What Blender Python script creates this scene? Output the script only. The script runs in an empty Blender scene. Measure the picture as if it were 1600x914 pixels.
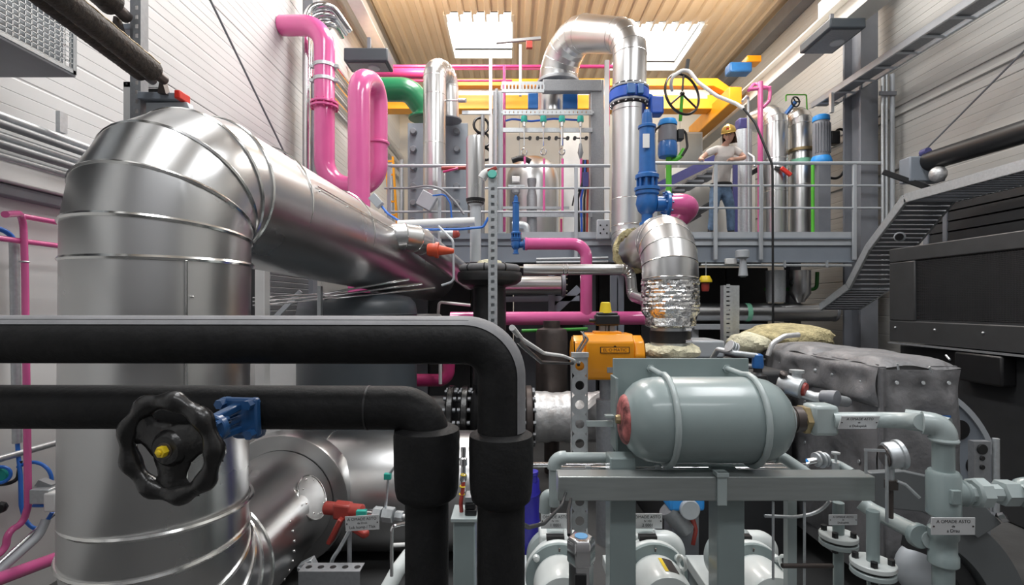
import bpy, bmesh, math, random
from mathutils import Vector, Matrix, Quaternion
random.seed(7)
S = bpy.context.scene
C = S.collection
R = math.radians
V = Vector
# ---------------------------------------------------------------- camera, light, exposure
CAMZ, F = 2.0, 800.0                       # eye height, focal length in pixels of the 1600 px wide frame
cd = bpy.data.cameras.new('camera'); cam = bpy.data.objects.new('camera', cd); C.objects.link(cam)
cd.sensor_width = 36; cd.lens = 36*F/1600; cd.shift_y = 18/1600; cd.clip_start = .05
cam.location = (0, 0, CAMZ); cam.rotation_euler = (R(90), 0, 0)
S.camera = cam
S.view_settings.view_transform = 'Standard'; S.view_settings.look = 'None'
S.view_settings.gamma = 1; S.view_settings.use_curve_mapping = False
S.view_settings.exposure = 0.28
w = bpy.data.worlds.new('world'); S.world = w; w.use_nodes = True
w.node_tree.nodes['Background'].inputs[0].default_value = (.8, .88, 1, 1)
w.node_tree.nodes['Background'].inputs[1].default_value = .35
def area(name, loc, size, power, rot=(0, 0, 0), col=(1, 1, 1), spread=180):
    l = bpy.data.lights.new(name, 'AREA'); l.shape = 'RECTANGLE'; l.size, l.size_y = size; l.energy = power; l.color = col; l.spread = R(spread)
    o = bpy.data.objects.new(name, l); C.objects.link(o); o.location = loc; o.rotation_euler = rot; return o
area('added_hall_fill', (-1.2, 2.2, 8.1), (1.2, 3.5), 205, col=(.97, .985, 1))  # unseen area lights added high up to fill the hall evenly
area('added_hall_fill', (3.6, 2.4, 8.1), (1.2, 3.5), 210, col=(.97, .985, 1))
area('added_hall_fill', (-1.0, 8.0, 8.1), (1.2, 3.0), 260, col=(1, .97, .93))
area('added_hall_fill', (3.4, 8.6, 8.1), (1.2, 3.0), 210, col=(1, .97, .93))
area('added_hall_fill', (1.0, -1.6, 6.2), (5, 1.2), 165, rot=(R(-25), 0, 0), col=(.96, .98, 1))  # added fill above and behind the camera
def spot(name, loc, to, power, col, ang=100, r=.1):
    l = bpy.data.lights.new(name, 'SPOT'); l.energy = power; l.color = col; l.spot_size = R(ang); l.spot_blend = .6; l.shadow_soft_size = r
    o = bpy.data.objects.new(name, l); C.objects.link(o); o.location = loc
    o.rotation_euler = (V(to)-V(loc)).to_track_quat('-Z', 'Y').to_euler(); return o
spot('flood_light', (-1.9, 8.9, 7.0), (-.5, 12, 8.5), 300, (1, .76, .48), 140)
spot('flood_light', (4.2, 9.0, 7.0), (2.2, 12, 8.5), 300, (1, .76, .48), 140)

# ---------------------------------------------------------------- materials
MATS = {}
def mat(name, col, rough=.5, metal=0, var=.06, scale=8, bump=0, bscale=60, coat=0, stretch=None, rvar=0, spec=.5):
    m = bpy.data.materials.new(name); m.use_nodes = True; nt = m.node_tree; b = nt.nodes['Principled BSDF']
    b.inputs['Roughness'].default_value = rough; b.inputs['Metallic'].default_value = metal
    b.inputs['Specular IOR Level'].default_value = spec
    if coat: b.inputs['Coat Weight'].default_value = coat; b.inputs['Coat Roughness'].default_value = .08
    tc = nt.nodes.new('ShaderNodeTexCoord'); mp = nt.nodes.new('ShaderNodeMapping'); nt.links.new(tc.outputs['Object'], mp.inputs[0])
    if stretch: mp.inputs['Scale'].default_value = stretch
    n = nt.nodes.new('ShaderNodeTexNoise'); n.inputs['Scale'].default_value = scale; n.inputs['Detail'].default_value = 4; nt.links.new(mp.outputs[0], n.inputs[0])
    r = nt.nodes.new('ShaderNodeValToRGB'); r.color_ramp.elements[0].position = .3; r.color_ramp.elements[1].position = .7
    r.color_ramp.elements[0].color = [max(0, c*(1-var)) for c in col]+[1]; r.color_ramp.elements[1].color = [min(1, c*(1+var)) for c in col]+[1]
    nt.links.new(n.outputs[0], r.inputs[0]); nt.links.new(r.outputs[0], b.inputs['Base Color'])
    if rvar:
        mr = nt.nodes.new('ShaderNodeMapRange'); mr.inputs[3].default_value = rough-rvar; mr.inputs[4].default_value = rough+rvar
        nt.links.new(n.outputs[0], mr.inputs[0]); nt.links.new(mr.outputs[0], b.inputs['Roughness'])
    if bump:
        n2 = nt.nodes.new('ShaderNodeTexNoise'); n2.inputs['Scale'].default_value = bscale; n2.inputs['Detail'].default_value = 3; nt.links.new(mp.outputs[0], n2.inputs[0])
        bp = nt.nodes.new('ShaderNodeBump'); bp.inputs['Strength'].default_value = bump; bp.inputs['Distance'].default_value = .02
        nt.links.new(n2.outputs[0], bp.inputs['Height']); nt.links.new(bp.outputs[0], b.inputs['Normal'])
    MATS[name] = m; return m
def emit(name, col, s):
    m = bpy.data.materials.new(name); m.use_nodes = True; nt = m.node_tree; nt.nodes.clear()
    e = nt.nodes.new('ShaderNodeEmission'); e.inputs[0].default_value = (*col, 1); e.inputs[1].default_value = s
    o = nt.nodes.new('ShaderNodeOutputMaterial'); nt.links.new(e.outputs[0], o.inputs[0]); return m
ALU = mat('aluminium_cladding', (.58, .58, .578), .29, 1, .05, 1.5, .012, 5, rvar=.05)
ALUB = mat('bright_aluminium', (.60, .60, .60), .31, 1, .04, 2, .012, 5, rvar=.04)
BAND = mat('steel_band', (.82, .82, .8), .18, 1, .04)
FOIL = mat('crinkled_foil', (.86, .86, .85), .2, 1, .05, 6, .9, 22)
CLOTHS = mat('silver_cloth', (.62, .62, .62), .42, .6, .1, 10, .5, 14)
GALV = mat('galvanised_steel', (.56, .59, .61), .42, .7, .08, 45, rvar=.06)
GALVD = mat('weathered_zinc', (.29, .30, .315), .5, .5, .08, 40)
CHROME = mat('chrome', (.78, .78, .79), .12, 1, .03)
PINK = mat('pink_paint', (.74, .13, .36), .22, 0, .05, 3, coat=.5)
PINKD = mat('deep_pink_paint', (.60, .05, .20), .3, 0, .06, 3, coat=.3)
BLACK = mat('black_foam_rubber', (.010, .010, .0105), .6, 0, .25, 20, .12, 60, spec=.25)
RUB = mat('black_rubber', (.02, .02, .021), .45, 0, .2, 20)
FLAP = mat('grey_and_lit_foam', (.17, .17, .178), .65, 0, .12, 14, .1, 40)  # on the black pipe lap this grey carries the light on top
CAST = mat('black_cast_iron', (.009, .0085, .0085), .28, 0, .2, 20, .12, 50)
BLUE = mat('blue_paint', (.02, .13, .40), .35, 0, .1, 10, coat=.2)
BLUEV = mat('royal_blue_paint', (.022, .10, .50), .4, 0, .08, 10)
BLUEL = mat('sky_blue_plastic', (.03, .30, .78), .4, 0, .05)
VIOLET = mat('violet_blue_paint', (.065, .065, .21), .45, 0, .08)
DRUM = mat('blue_plastic_drum', (.03, .025, .34), .35, 0, .05)
HOSEB = mat('blue_hose', (.03, .17, .62), .4, 0, .05)
ORANGE = mat('orange_paint', (.86, .32, .006), .35, 0, .05, 6, coat=.2)
YELLOW = mat('crane_yellow_paint', (.88, .37, .015), .4, 0, .05, 4)
KNOB = mat('yellow_plastic', (.78, .56, .02), .4, 0, .05)
GREEN = mat('green_paint', (.012, .17, .07), .3, 0, .06, 4, coat=.3)
LIME = mat('lime_green_paint', (.10, .50, .04), .4, 0, .05)
TEAL = mat('teal_plastic', (.02, .35, .28), .4, 0, .05)
RED = mat('red_paint', (.34, .045, .035), .4, 0, .1, 10)
REDB = mat('bright_red_plastic', (.75, .035, .02), .4, 0, .05)
ORED = mat('orange_red_plastic', (.68, .09, .035), .45, 0, .08)
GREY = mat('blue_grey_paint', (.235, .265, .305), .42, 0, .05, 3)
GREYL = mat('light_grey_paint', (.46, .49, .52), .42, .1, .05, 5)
TANK = mat('slate_tank_paint', (.065, .078, .09), .4, 0, .06, 3)
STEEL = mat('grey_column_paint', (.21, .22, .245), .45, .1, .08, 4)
SAGE = mat('sage_grey_paint', (.25, .305, .305), .32, 0, .04, 4, coat=.25)
SAGEL = mat('pale_sage_paint', (.36, .415, .415), .34, 0, .04, 6, coat=.2)
BEAMM = mat('satin_grey_beam', (.36, .39, .385), .30, .55, .06, 6, stretch=(1, 6, 12))
PALE = mat('pale_pump_paint', (.66, .70, .69), .32, 0, .03, 6, coat=.2)
WHITE = mat('white_enamel', (.78, .78, .77), .45, 0, .03)
PLATE = mat('engraved_plate', (.60, .61, .62), .4, .3, .03)
INK = mat('black_ink', (.012, .012, .012), .6)
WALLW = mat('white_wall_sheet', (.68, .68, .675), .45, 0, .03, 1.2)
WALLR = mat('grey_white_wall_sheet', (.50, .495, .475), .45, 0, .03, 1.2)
WALLB = mat('plaster_back_wall', (.58, .57, .54), .8, 0, .05, 1)
ROOF = mat('lamp_warmed_roof_sheet', (.68, .585, .46), .5, 0, .04, 1)  # warm lamplight is mixed into this base colour
BEIGE = mat('beige_runway_paint', (.70, .68, .63), .5, 0, .05, 2)
CONC = mat('concrete_floor', (.06, .06, .06), .6, 0, .15, 4, .1, 20)
DARK = mat('charcoal_enclosure', (.030, .031, .033), .45, 0, .1, 6)
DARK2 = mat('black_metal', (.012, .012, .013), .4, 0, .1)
QUILT = mat('grey_quilted_cloth', (.19, .188, .195), .5, .2, .14, 7, .3, 22)
WOOL = mat('mineral_wool', (.50, .43, .24), .95, 0, .35, 12, 1, 40)
WOOLP = mat('pale_mineral_wool', (.70, .66, .48), .95, 0, .25, 14, 1, 40)
ROPE = mat('brown_braided_wrap', (.030, .021, .015), .6, 0, .5, 40, .4, 60)
BRASS = mat('aged_brass', (.30, .23, .12), .4, .7, .2)
BROWN = mat('dark_brown_steel', (.085, .07, .065), .4, .5, .2)
SKIN = mat('skin', (.58, .33, .24), .55, 0, .05)
SHIRT = mat('beige_cotton', (.66, .61, .57), .85, 0, .06, 12, .2, 30)
JEANS = mat('blue_denim', (.10, .16, .25), .85, 0, .3, 14, .2, 60)
HAIR = mat('brown_hair', (.06, .032, .018), .5, 0, .3, 40, stretch=(6, 6, 1))
HELM = mat('gold_helmet', (.62, .40, .09), .3, .35, .06)
LEATH = mat('dark_leather', (.03, .028, .03), .5)
PANE = emit('daylight_pane', (1, .99, .96), 5.5)
TUBE = emit('lamp_tube', (1, .97, .9), 5)
WALLF = mat('dark_front_wall', (.16, .16, .165), .7, 0, .2, .7)
GREYD = mat('dark_grey_paint', (.12, .13, .135), .4, 0, .06, 4)
BLUED = mat('dark_blue_paint', (.02, .085, .23), .35, 0, .1, 10, coat=.2)
ENC = mat('dark_enclosure_frame', (.055, .056, .058), .4, .2, .1, 6)
DISP = mat('blue_display', (.12, .30, .52), .25, 0, .05)

# ---------------------------------------------------------------- geometry helpers
def P(px, py, d): return V(((px-800)/F*d, d, CAMZ-(py-475)/F*d))
def basis(a):
    a = V(a).normalized(); u = a.cross(V((0, 0, 1)))
    if u.length < 1e-3: u = V((1, 0, 0))
    u.normalize(); return a, u, u.cross(a).normalized()
def fillet(pts, fr, n=8):
    pts = [V(p) for p in pts]; out = [pts[0]]; m = len(pts)
    fl = fr if isinstance(fr, (list, tuple)) else [fr]*(m-2)
    for i in range(1, m-1):
        a, b, c = pts[i-1], pts[i], pts[i+1]; d1 = (a-b); d2 = (c-b); l1, l2 = d1.length, d2.length; d1.normalize(); d2.normalize()
        ang = d1.angle(d2); th = math.pi-ang; r = fl[i-1]
        if th < .05 or r <= 0: out.append(b); continue
        t = min(r*math.tan(th/2), l1*(.499 if i > 1 else .98), l2*(.499 if i < m-2 else .98)); r = t/math.tan(th/2)
        cen = b+(d1+d2).normalized()*(r/math.sin(ang/2)); v0 = b+d1*t-cen; v1 = b+d2*t-cen
        ax = v0.cross(v1).normalized(); tot = v0.angle(v1); k = max(2, int(n*th/1.57+.5))
        for j in range(k+1): out.append(cen+Quaternion(ax, tot*j/k)@v0)
    out.append(pts[-1]); return out
class B:
    def __init__(s): s.v = []; s.f = []
    def add(s, vs, fs):
        o = len(s.v); s.v += [V(x) for x in vs]; s.f += [tuple(i+o for i in f) for f in fs]; return s
    def box(s, lo, hi):
        x0, y0, z0 = [min(a, b) for a, b in zip(lo, hi)]; x1, y1, z1 = [max(a, b) for a, b in zip(lo, hi)]
        return s.add([(x0,y0,z0),(x1,y0,z0),(x1,y1,z0),(x0,y1,z0),(x0,y0,z1),(x1,y0,z1),(x1,y1,z1),(x0,y1,z1)],
                     [(0,3,2,1),(4,5,6,7),(0,1,5,4),(1,2,6,5),(2,3,7,6),(3,0,4,7)])
    def obox(s, c, ax, ay, az):                          # half axes
        c, ax, ay, az = V(c), V(ax), V(ay), V(az)
        vs = [c+ax*i+ay*j+az*k for k in (-1, 1) for i, j in ((-1,-1),(1,-1),(1,1),(-1,1))]
        return s.add(vs, [(0,3,2,1),(4,5,6,7),(0,1,5,4),(1,2,6,5),(2,3,7,6),(3,0,4,7)])
    def bar(s, p, q, w, h, up=(0, 0, 1)):                # rectangular bar between two points, w sideways, h along up
        p, q = V(p), V(q); d = (q-p); a = d.normalized(); u = a.cross(V(up))
        if u.length < 1e-4: u = a.cross(V((0, 1, 0)))
        u.normalize(); n = u.cross(a); return s.obox((p+q)/2, d/2, u*w/2, n*h/2)
    def tube(s, pts, r, fr=0, seg=16, n=8, cap=True, arc=None, squash=None):
        pts = fillet(pts, fr, n) if fr else [V(p) for p in pts]
        k = len(pts); tot = [0]
        for i in range(1, k): tot.append(tot[-1]+(pts[i]-pts[i-1]).length)
        rr = (lambda t: r) if not callable(r) else r
        a0, a1 = arc if arc else (0, 2*math.pi); full = arc is None; m = seg if full else seg+1
        T = []
        for i in range(k):
            d = (pts[min(i+1, k-1)]-pts[i]).normalized()+(pts[i]-pts[max(i-1, 0)]).normalized(); T.append(d.normalized())
        _, u, w2 = basis(T[0]); vs = []
        for i in range(k):
            if i:
                q = T[i-1].rotation_difference(T[i]); u = q@u; w2 = q@w2
            rad = rr(tot[i]/max(tot[-1], 1e-9))
            # keep radius constant across the mitre
            c = 1
            if 0 < i < k-1:
                h = (pts[i]-pts[i-1]).normalized().dot(T[i]); c = 1/max(h, .5)
            bend = V((0, 0, 0))
            if c > 1.0005:
                bend = ((pts[i+1]-pts[i]).normalized()-(pts[i]-pts[i-1]).normalized()).normalized()
            for j in range(m):
                a = a0+(a1-a0)*j/seg; o = (u*math.cos(a)+w2*math.sin(a))*rad
                if c > 1.0005: o += bend*(o.dot(bend)*(c-1))
                vs.append(pts[i]+o)
        fs = []
        for i in range(k-1):
            for j in range(seg):
                j2 = (j+1) % m if full else j+1
                fs.append((i*m+j, i*m+j2, (i+1)*m+j2, (i+1)*m+j))
        if cap and full: fs += [tuple(range(m))[::-1], tuple((k-1)*m+j for j in range(m))]
        return s.add(vs, fs)
    def lathe(s, o, a, prof, seg=24, cap=True):          # prof: (radius, distance along axis)
        o = V(o); a, u, w2 = basis(a); vs = []; k = len(prof)
        for r, t in prof:
            for j in range(seg):
                an = 2*math.pi*j/seg; vs.append(o+a*t+(u*math.cos(an)+w2*math.sin(an))*max(r, 1e-5))
        fs = [(i*seg+j, i*seg+(j+1) % seg, (i+1)*seg+(j+1) % seg, (i+1)*seg+j) for i in range(k-1) for j in range(seg)]
        if cap: fs += [tuple(range(seg))[::-1], tuple((k-1)*seg+j for j in range(seg))]
        return s.add(vs, fs)
    def cyl(s, p, q, r, seg=16): p, q = V(p), V(q); return s.lathe(p, q-p, [(r, 0), (r, (q-p).length)], seg)
    def disc(s, c, a, r, t, seg=28, b=.0):               # flange centred on c
        b = b or t*.15; return s.lathe(c, a, [(r-b, -t/2), (r, -t/2+b), (r, t/2-b), (r-b, t/2)], seg)
    def ring(s, c, a, R0, r, seg=32, k=8, sx=1):         # torus
        c = V(c); a, u, w2 = basis(a); vs = []
        for i in range(seg):
            t = 2*math.pi*i/seg; d = u*math.cos(t)*sx+w2*math.sin(t)
            for j in range(k):
                p = 2*math.pi*j/k; vs.append(c+d*R0+d*(r*math.cos(p))+a*(r*math.sin(p)))
        return s.add(vs, [(i*k+j, ((i+1) % seg)*k+j, ((i+1) % seg)*k+(j+1) % k, i*k+(j+1) % k) for i in range(seg) for j in range(k)])
    def bolts(s, c, a, R0, n, r, h, ph=0):               # hexagon heads around a circle
        c = V(c); a, u, w2 = basis(a)
        for i in range(n):
            t = 2*math.pi*(i+ph)/n; s.lathe(c+(u*math.cos(t)+w2*math.sin(t))*R0-a*h/2, a, [(r, 0), (r, h)], 6)
        return s
    def ball(s, c, r, seg=16, rings=10, sc=(1, 1, 1)):
        c = V(c); vs = [c+V((0, 0, r*sc[2]))]
        for i in range(1, rings):
            t = math.pi*i/rings
            for j in range(seg):
                p = 2*math.pi*j/seg; vs.append(c+V((r*sc[0]*math.sin(t)*math.cos(p), r*sc[1]*math.sin(t)*math.sin(p), r*sc[2]*math.cos(t))))
        vs.append(c-V((0, 0, r*sc[2]))); L = len(vs)-1; fs = [(0, 1+j, 1+(j+1) % seg) for j in range(seg)]
        for i in range(rings-2):
            for j in range(seg): fs.append((1+i*seg+j, 1+(i+1)*seg+j, 1+(i+1)*seg+(j+1) % seg, 1+i*seg+(j+1) % seg))
        b = 1+(rings-2)*seg; fs += [(L, b+(j+1) % seg, b+j) for j in range(seg)]; return s.add(vs, fs)
    def prism(s, poly, d):                               # poly: 3-D outline, extruded by vector d
        poly = [V(p) for p in poly]; n = len(poly); d = V(d)
        return s.add(poly+[p+d for p in poly], [tuple(range(n))[::-1], tuple(range(n, 2*n))]+[(i, (i+1) % n, n+(i+1) % n, n+i) for i in range(n)])
    def profile(s, poly, y0, y1):                        # open profile of (x, z) points run along y, thin sheet
        n = len(poly); return s.add([(x, y0, z) for x, z in poly]+[(x, y1, z) for x, z in poly], [(i, i+1, n+i+1, n+i) for i in range(n-1)])
    def slotted(s, p, q, face, w=.05, dep=.04, pitch=.05, fill=.45, t=.003):   # perforated C channel from p to q, holes on the side towards `face`
        p, q = V(p), V(q); d = q-p; L = d.length; a = d.normalized(); n = V(face); n = (n-a*n.dot(a)).normalized(); u = a.cross(n).normalized()
        m = (p+q)/2; e = w*.3
        for sg in (-1, 1):
            s.obox(m+u*sg*(w/2-e/2)+n*dep/2, a*L/2, u*e/2, n*t/2); s.obox(m+u*sg*(w/2), a*L/2, u*t/2, n*dep/2)
        k = max(2, int(L/pitch))
        for i in range(k+1): s.obox(p+a*min(L-.005, L*i/k+.001)+n*dep/2, a*(L/k*(1-fill)/2), u*(w/2-e), n*t/2)
        return s
    def build(s, name, m, parent=None, bevel=0, smooth=True, ang=38, label=None, subsurf=0):
        me = bpy.data.meshes.new(name); me.from_pydata([tuple(x) for x in s.v], [], s.f); me.materials.append(m)
        bm = bmesh.new(); bm.from_mesh(me); bmesh.ops.recalc_face_normals(bm, faces=bm.faces); bm.to_mesh(me); bm.free()
        if smooth:
            me.polygons.foreach_set('use_smooth', [True]*len(me.polygons)); me.set_sharp_from_angle(angle=R(ang))
        o = bpy.data.objects.new(name, me); C.objects.link(o)
        if parent: o.parent = parent
        if bevel:
            b = o.modifiers.new('bevel', 'BEVEL'); b.width = bevel; b.segments = 2; b.limit_method = 'ANGLE'; b.angle_limit = R(40); b.harden_normals = False
        if subsurf:
            b = o.modifiers.new('sub', 'SUBSURF'); b.levels = subsurf; b.render_levels = subsurf
        if label: o['label'] = label
        return o
def bolts(root, m, c, a, R0, n, r, h, ph=0):              # every bolt a part of its own, sharing one mesh
    c = V(c); a_, u, w2 = basis(a); f = None
    for i in range(n):
        t = 2*math.pi*(i+ph)/n; o = (u*math.cos(t)+w2*math.sin(t))*R0
        if f is None: f = B().lathe(c+o-a_*h/2, a_, [(r, 0), (r, h)], 6).build('bolt', m, root); o0 = o
        else: k = f.copy(); C.objects.link(k); k.location = o-o0
def holed(b, p, q, face, w, hole, pitch, dep=.03, t=.003):  # channel with round holes on the side towards `face`
    p, q = V(p), V(q); d = q-p; L = d.length; a = d.normalized(); n = V(face); n = (n-a*n.dot(a)).normalized(); u = a.cross(n).normalized()
    k = max(1, int(L/pitch)); pt = L/k; N = 16
    for i in range(k):
        c = p+a*(pt*(i+.5))+n*dep/2; vs = []
        for j in range(N):
            an = 2*math.pi*(j+.5)/N; x, y = math.cos(an), math.sin(an); m = max(abs(x), abs(y)); vs.append(c+u*(x*hole)+a*(y*hole))
            vs.append(c+u*(x/m*w/2)+a*(y/m*pt/2))
        b.add(vs, [(2*j, 2*j+1, (2*j+3) % (2*N), (2*j+2) % (2*N)) for j in range(N)])
    m = (p+q)/2
    for s in (-1, 1): b.obox(m+u*s*w/2, a*L/2, u*t/2, n*dep/2)
    return b
def tag(o, label, cat, group=None, kind=None):
    o['label'] = label; o['category'] = cat
    if group: o['group'] = group
    if kind: o['kind'] = kind
    return o
def T(name, label, cat, group=None):
    o = bpy.data.objects.new(name, None); C.objects.link(o); o.empty_display_size = .1; return tag(o, label, cat, group)
def one(b, name, m, label, cat, group=None, **k): return tag(b.build(name, m, **k), label, cat, group)
def st(b, name, m, parent=None, **k):
    o = b.build(name, m, parent, **k)
    if not parent: o['kind'] = 'structure'
    return o
def dup(root, label, delta=(0, 0, 0), rot=None, group=None):
    r = root.copy(); C.objects.link(r); r.location = root.location+V(delta); r['label'] = label
    if rot is not None: r.rotation_euler = rot
    if group: r['group'] = group
    def rec(a, b):
        for ch in [c for c in C.objects if c.parent == a]:
            c = ch.copy(); C.objects.link(c); c.parent = b; rec(ch, c)
    rec(root, r); return r
def text(parent, s, o, right, up, size, m=INK, name='lettering', align='CENTER'):
    cu = bpy.data.curves.new(name, 'FONT'); cu.body = s; cu.size = size; cu.align_x = align; cu.align_y = 'CENTER'; cu.extrude = .0003; cu.resolution_u = 3; cu.space_line = .95
    t = bpy.data.objects.new('tmp', cu); C.objects.link(t); dg = bpy.context.evaluated_depsgraph_get()
    me = bpy.data.meshes.new_from_object(t.evaluated_get(dg)); bpy.data.objects.remove(t)
    r, u = V(right).normalized(), V(up).normalized(); n = r.cross(u)
    M = Matrix((r, u, n)).transposed().to_4x4(); M.translation = V(o); me.transform(M); me.materials.clear(); me.materials.append(m); me.name = name
    ob = bpy.data.objects.new(name, me); C.objects.link(ob); ob.parent = parent; return ob
def finish():
    done = {}
    bpy.context.view_layer.update()
    kids = {}
    for o in C.objects:
        if o.parent: kids.setdefault(o.parent.name, []).append(o)
    def pts(o, off):
        off = off+o.location if o.parent else off
        if o.type == 'MESH':
            for c in o.bound_box: yield V(c)+off
        for c in kids.get(o.name, []): yield from pts(c, off)
    for o in list(C.objects):
        if o.parent or o.type in ('CAMERA', 'LIGHT'): continue
        ps = list(pts(o, V((0, 0, 0))))
        if not ps: continue
        lo = V([min(p[i] for p in ps) for i in range(3)]); hi = V([max(p[i] for p in ps) for i in range(3)])
        b = V(((lo.x+hi.x)/2, (lo.y+hi.y)/2, lo.z))
        if o.type == 'MESH':
            me = o.data
            if me.name not in done: me.transform(Matrix.Translation(-b)); done[me.name] = b
            b = done[me.name]
        o.location = o.location+o.rotation_euler.to_matrix()@b
        for c in kids.get(o.name, []): c.location = c.location-b
# ================================================================ the hall
XL, XR, YB, YF, ZC = -3.3, 6.1, 15.0, -3.5, 8.5
st(B().box((XL-.2, YF-.2, -.1), (XR+.2, YB+.2, 0)), 'floor', CONC)
def siding(x, sg, z0, z1):
    p = [(x, z0)]; z = z0; i = 0
    while z < z1-.3:
        h = .30
        p += [(x+sg*.004, z+.004), (x+sg*.008, z+.012), (x+sg*.008, z+.096), (x+sg*.005, z+.10), (x+sg*.008, z+.104), (x+sg*.008, z+.196), (x+sg*.005, z+.20), (x+sg*.008, z+.204), (x+sg*.008, z+.288), (x+sg*.004, z+.296)]
        z += h; i += 1
        if i % 4 == 0: p += [(x-sg*.012, z-.01), (x-sg*.012, z+.01)]
    p.append((x, z1)); return p
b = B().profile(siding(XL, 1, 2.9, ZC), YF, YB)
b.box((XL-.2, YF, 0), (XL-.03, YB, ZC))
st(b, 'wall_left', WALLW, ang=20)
b = B()
for i in range(9): b.box((XL-.03, YF+i*2.06, .0), (XL+.004, YF+i*2.06+2.045, 1.25)); b.box((XL-.03, YF+i*2.06, 1.265), (XL+.004, YF+i*2.06+2.045, 2.8))
st(b, 'wall_left_lower', WALLW)
st(B().box((XL-.02, YF, 2.77), (XL+.13, YB, 2.91)), 'trim_1', WHITE, bevel=.01)
st(B().box((XL-.02, YF, 2.69), (XL+.09, YB, 2.765)), 'trim_4', STEEL, bevel=.008)
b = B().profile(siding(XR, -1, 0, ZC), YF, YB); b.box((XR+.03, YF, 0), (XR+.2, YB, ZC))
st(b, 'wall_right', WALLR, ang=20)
st(B().box((XR-.05, YF, 4.96), (XR+.01, YB, 5.00)).box((XR-.03, YF, 5.00), (XR+.01, YB, 5.10)).box((XR-.05, YF, 5.10), (XR+.01, YB, 5.13)), 'trim_5', WALLR, bevel=.006)
st(B().box((XR-.05, YF, 4.12), (XR+.01, YB, 4.20)), 'trim_6', WALLR, bevel=.008)
b = B()
for i in range(8): b.box((XL+i*1.175, YB, 0), (XL+i*1.175+1.165, YB+.15, ZC))
st(b, 'wall_back', WALLB)
st(B().box((XL-.2, YF-.15, 0), (XR+.2, YF, ZC)), 'wall_front', WALLF)
HOLES = [(6, 11, 11.5, 13.5), (20, 26, 11.9, 14.2)]
b = B(); PIT = .3; n = int(round((XR-XL)/PIT))+1
for i in range(n):
    x = XL+i*PIT; z = ZC
    prof = [(x, z), (x+.10, z), (x+.13, z+.07), (x+.27, z+.07), (x+.30, z)]
    segs = [(YF, YB)]
    for h in HOLES:
        if h[0] <= i < h[1]: segs = [(YF, h[2]), (h[3], YB)]
    for y0, y1 in segs: b.profile(prof, y0, y1)
    b.box((x, YF, z+.2), (x+PIT, segs[0][1], z+.24))
    if len(segs) > 1: b.box((x, segs[1][0], z+.2), (x+PIT, YB, z+.24))
st(b, 'ceiling', ROOF, ang=20)
for k, (i0, i1, y0, y1) in enumerate(HOLES):
    xa, xb = XL+i0*PIT, XL+i1*PIT
    fr = B()
    for lo, hi in (((xa-.05, y0, ZC-.02), (xa, y1, ZC+.32)), ((xb, y0, ZC-.02), (xb+.05, y1, ZC+.32)), ((xa, y1, ZC-.02), (xb, y1+.05, ZC+.32)), ((xa, y0-.03, ZC+.2), (xb, y0, ZC+.32))): fr.box(lo, hi)
    f = st(fr, 'window_%d' % (k+1), BEIGE); B().box((xa, y0+.3, ZC+.27), (xb, y1, ZC+.3)).build('pane', PANE, f)
    B().box((xa, y0, ZC+.22), (xb, y0+.31, ZC+.26)).build('cavity_shade', DARK, f)  # dark sheet added for the shade in the rib cavities
    for q in range(i1-i0+1): B().box((xa+q*PIT-.02, y0, ZC), (xa+q*PIT+.02, y0+.31, ZC+.22)).build('rib_end', BEIGE, f)
# dark purlin edges between roof and side walls
st(B().box((XL, YF, 8.15), (XL+.30, YB, 8.42)), 'trim_2', STEEL, bevel=.01)
st(B().box((XR-.28, YF, 8.1), (XR, YB, 8.4)), 'trim_3', STEEL, bevel=.01)
# ================================================================ large aluminium clad exhaust duct, left
def duct(root, pts, r, fr, n, m, seg=48, band=.009, skip=(), every=True, name='cladding'):
    pp = fillet(pts, fr, n); B().tube(pp, r, seg=seg).build(name, m, root, ang=14)
    if every:
        for i in range(1, len(pp)-1):
            if i in skip: continue
            t = ((pp[i+1]-pp[i]).normalized()+(pp[i]-pp[i-1]).normalized()).normalized()
            B().ring(pp[i], t, (r(sum((pp[q+1]-pp[q]).length for q in range(i))/sum((pp[q+1]-pp[q]).length for q in range(len(pp)-1))) if callable(r) else r)+.001, band, seg=44, k=6).build('seam_band', BAND, root)
    return pp
def screws(root, pts, r=.006):
    for p in pts: B().ball(p, r, 8, 5).build('screw', BAND, root)
DR = .37
t = T('exhaust_duct', 'huge aluminium-clad exhaust duct rising behind the black handwheel and bending away from the viewer', 'duct')
X0 = -1.632
pp = duct(t, [(X0-.02, 3.66, .58), (X0-.02, 2.4, .58), (X0, 2.4, 2.615), (-1.17, 7.3, 2.42)], DR, [.34, .28], 4, ALU, band=.011)
for z in (2.19, 1.06): B().ring((X0, 2.4, z), (0, 0, 1), DR+.001, .011, 44, 6).build('seam_band', BAND, t)
DUCT = t; d = (V((-1.17, 7.3, 2.44))-V((X0, 2.4, 2.63))).normalized()
for q in (.72, 1.75, 3.3, 4.9): B().ring(V((X0, 2.4, 2.63))+d*q, d, DR+.001, .005, 44, 6).build('seam_band', BAND, t)
# standing lap seam down the riser and along the run
def onring(c, a, ang, r=DR): 
    a, u, w2 = basis(a); return V(c)+(u*math.cos(ang)+w2*math.sin(ang))*r
b = B().tube([(X0+DR*.73, 2.4-DR*.70, 1.2), (X0+DR*.73, 2.4-DR*.70, 2.18)], .006, seg=8)
b.build('lap_seam', BAND, t)
sp = V((X0, 2.4, 2.63)); pts = [sp+d*q+V((.352, 0, .13)) for q in (.78, 1.2, 1.7, 2.2, 2.75)]
B().tube(pts, .005, seg=8).build('lap_seam', BAND, t)
screws(t, [p+V((.012, 0, -.03)) for p in pts]); screws(t, [(X0+DR*.78, 2.4-DR*.66, z) for z in (1.22, 1.5, 1.8, 2.03)])
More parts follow.
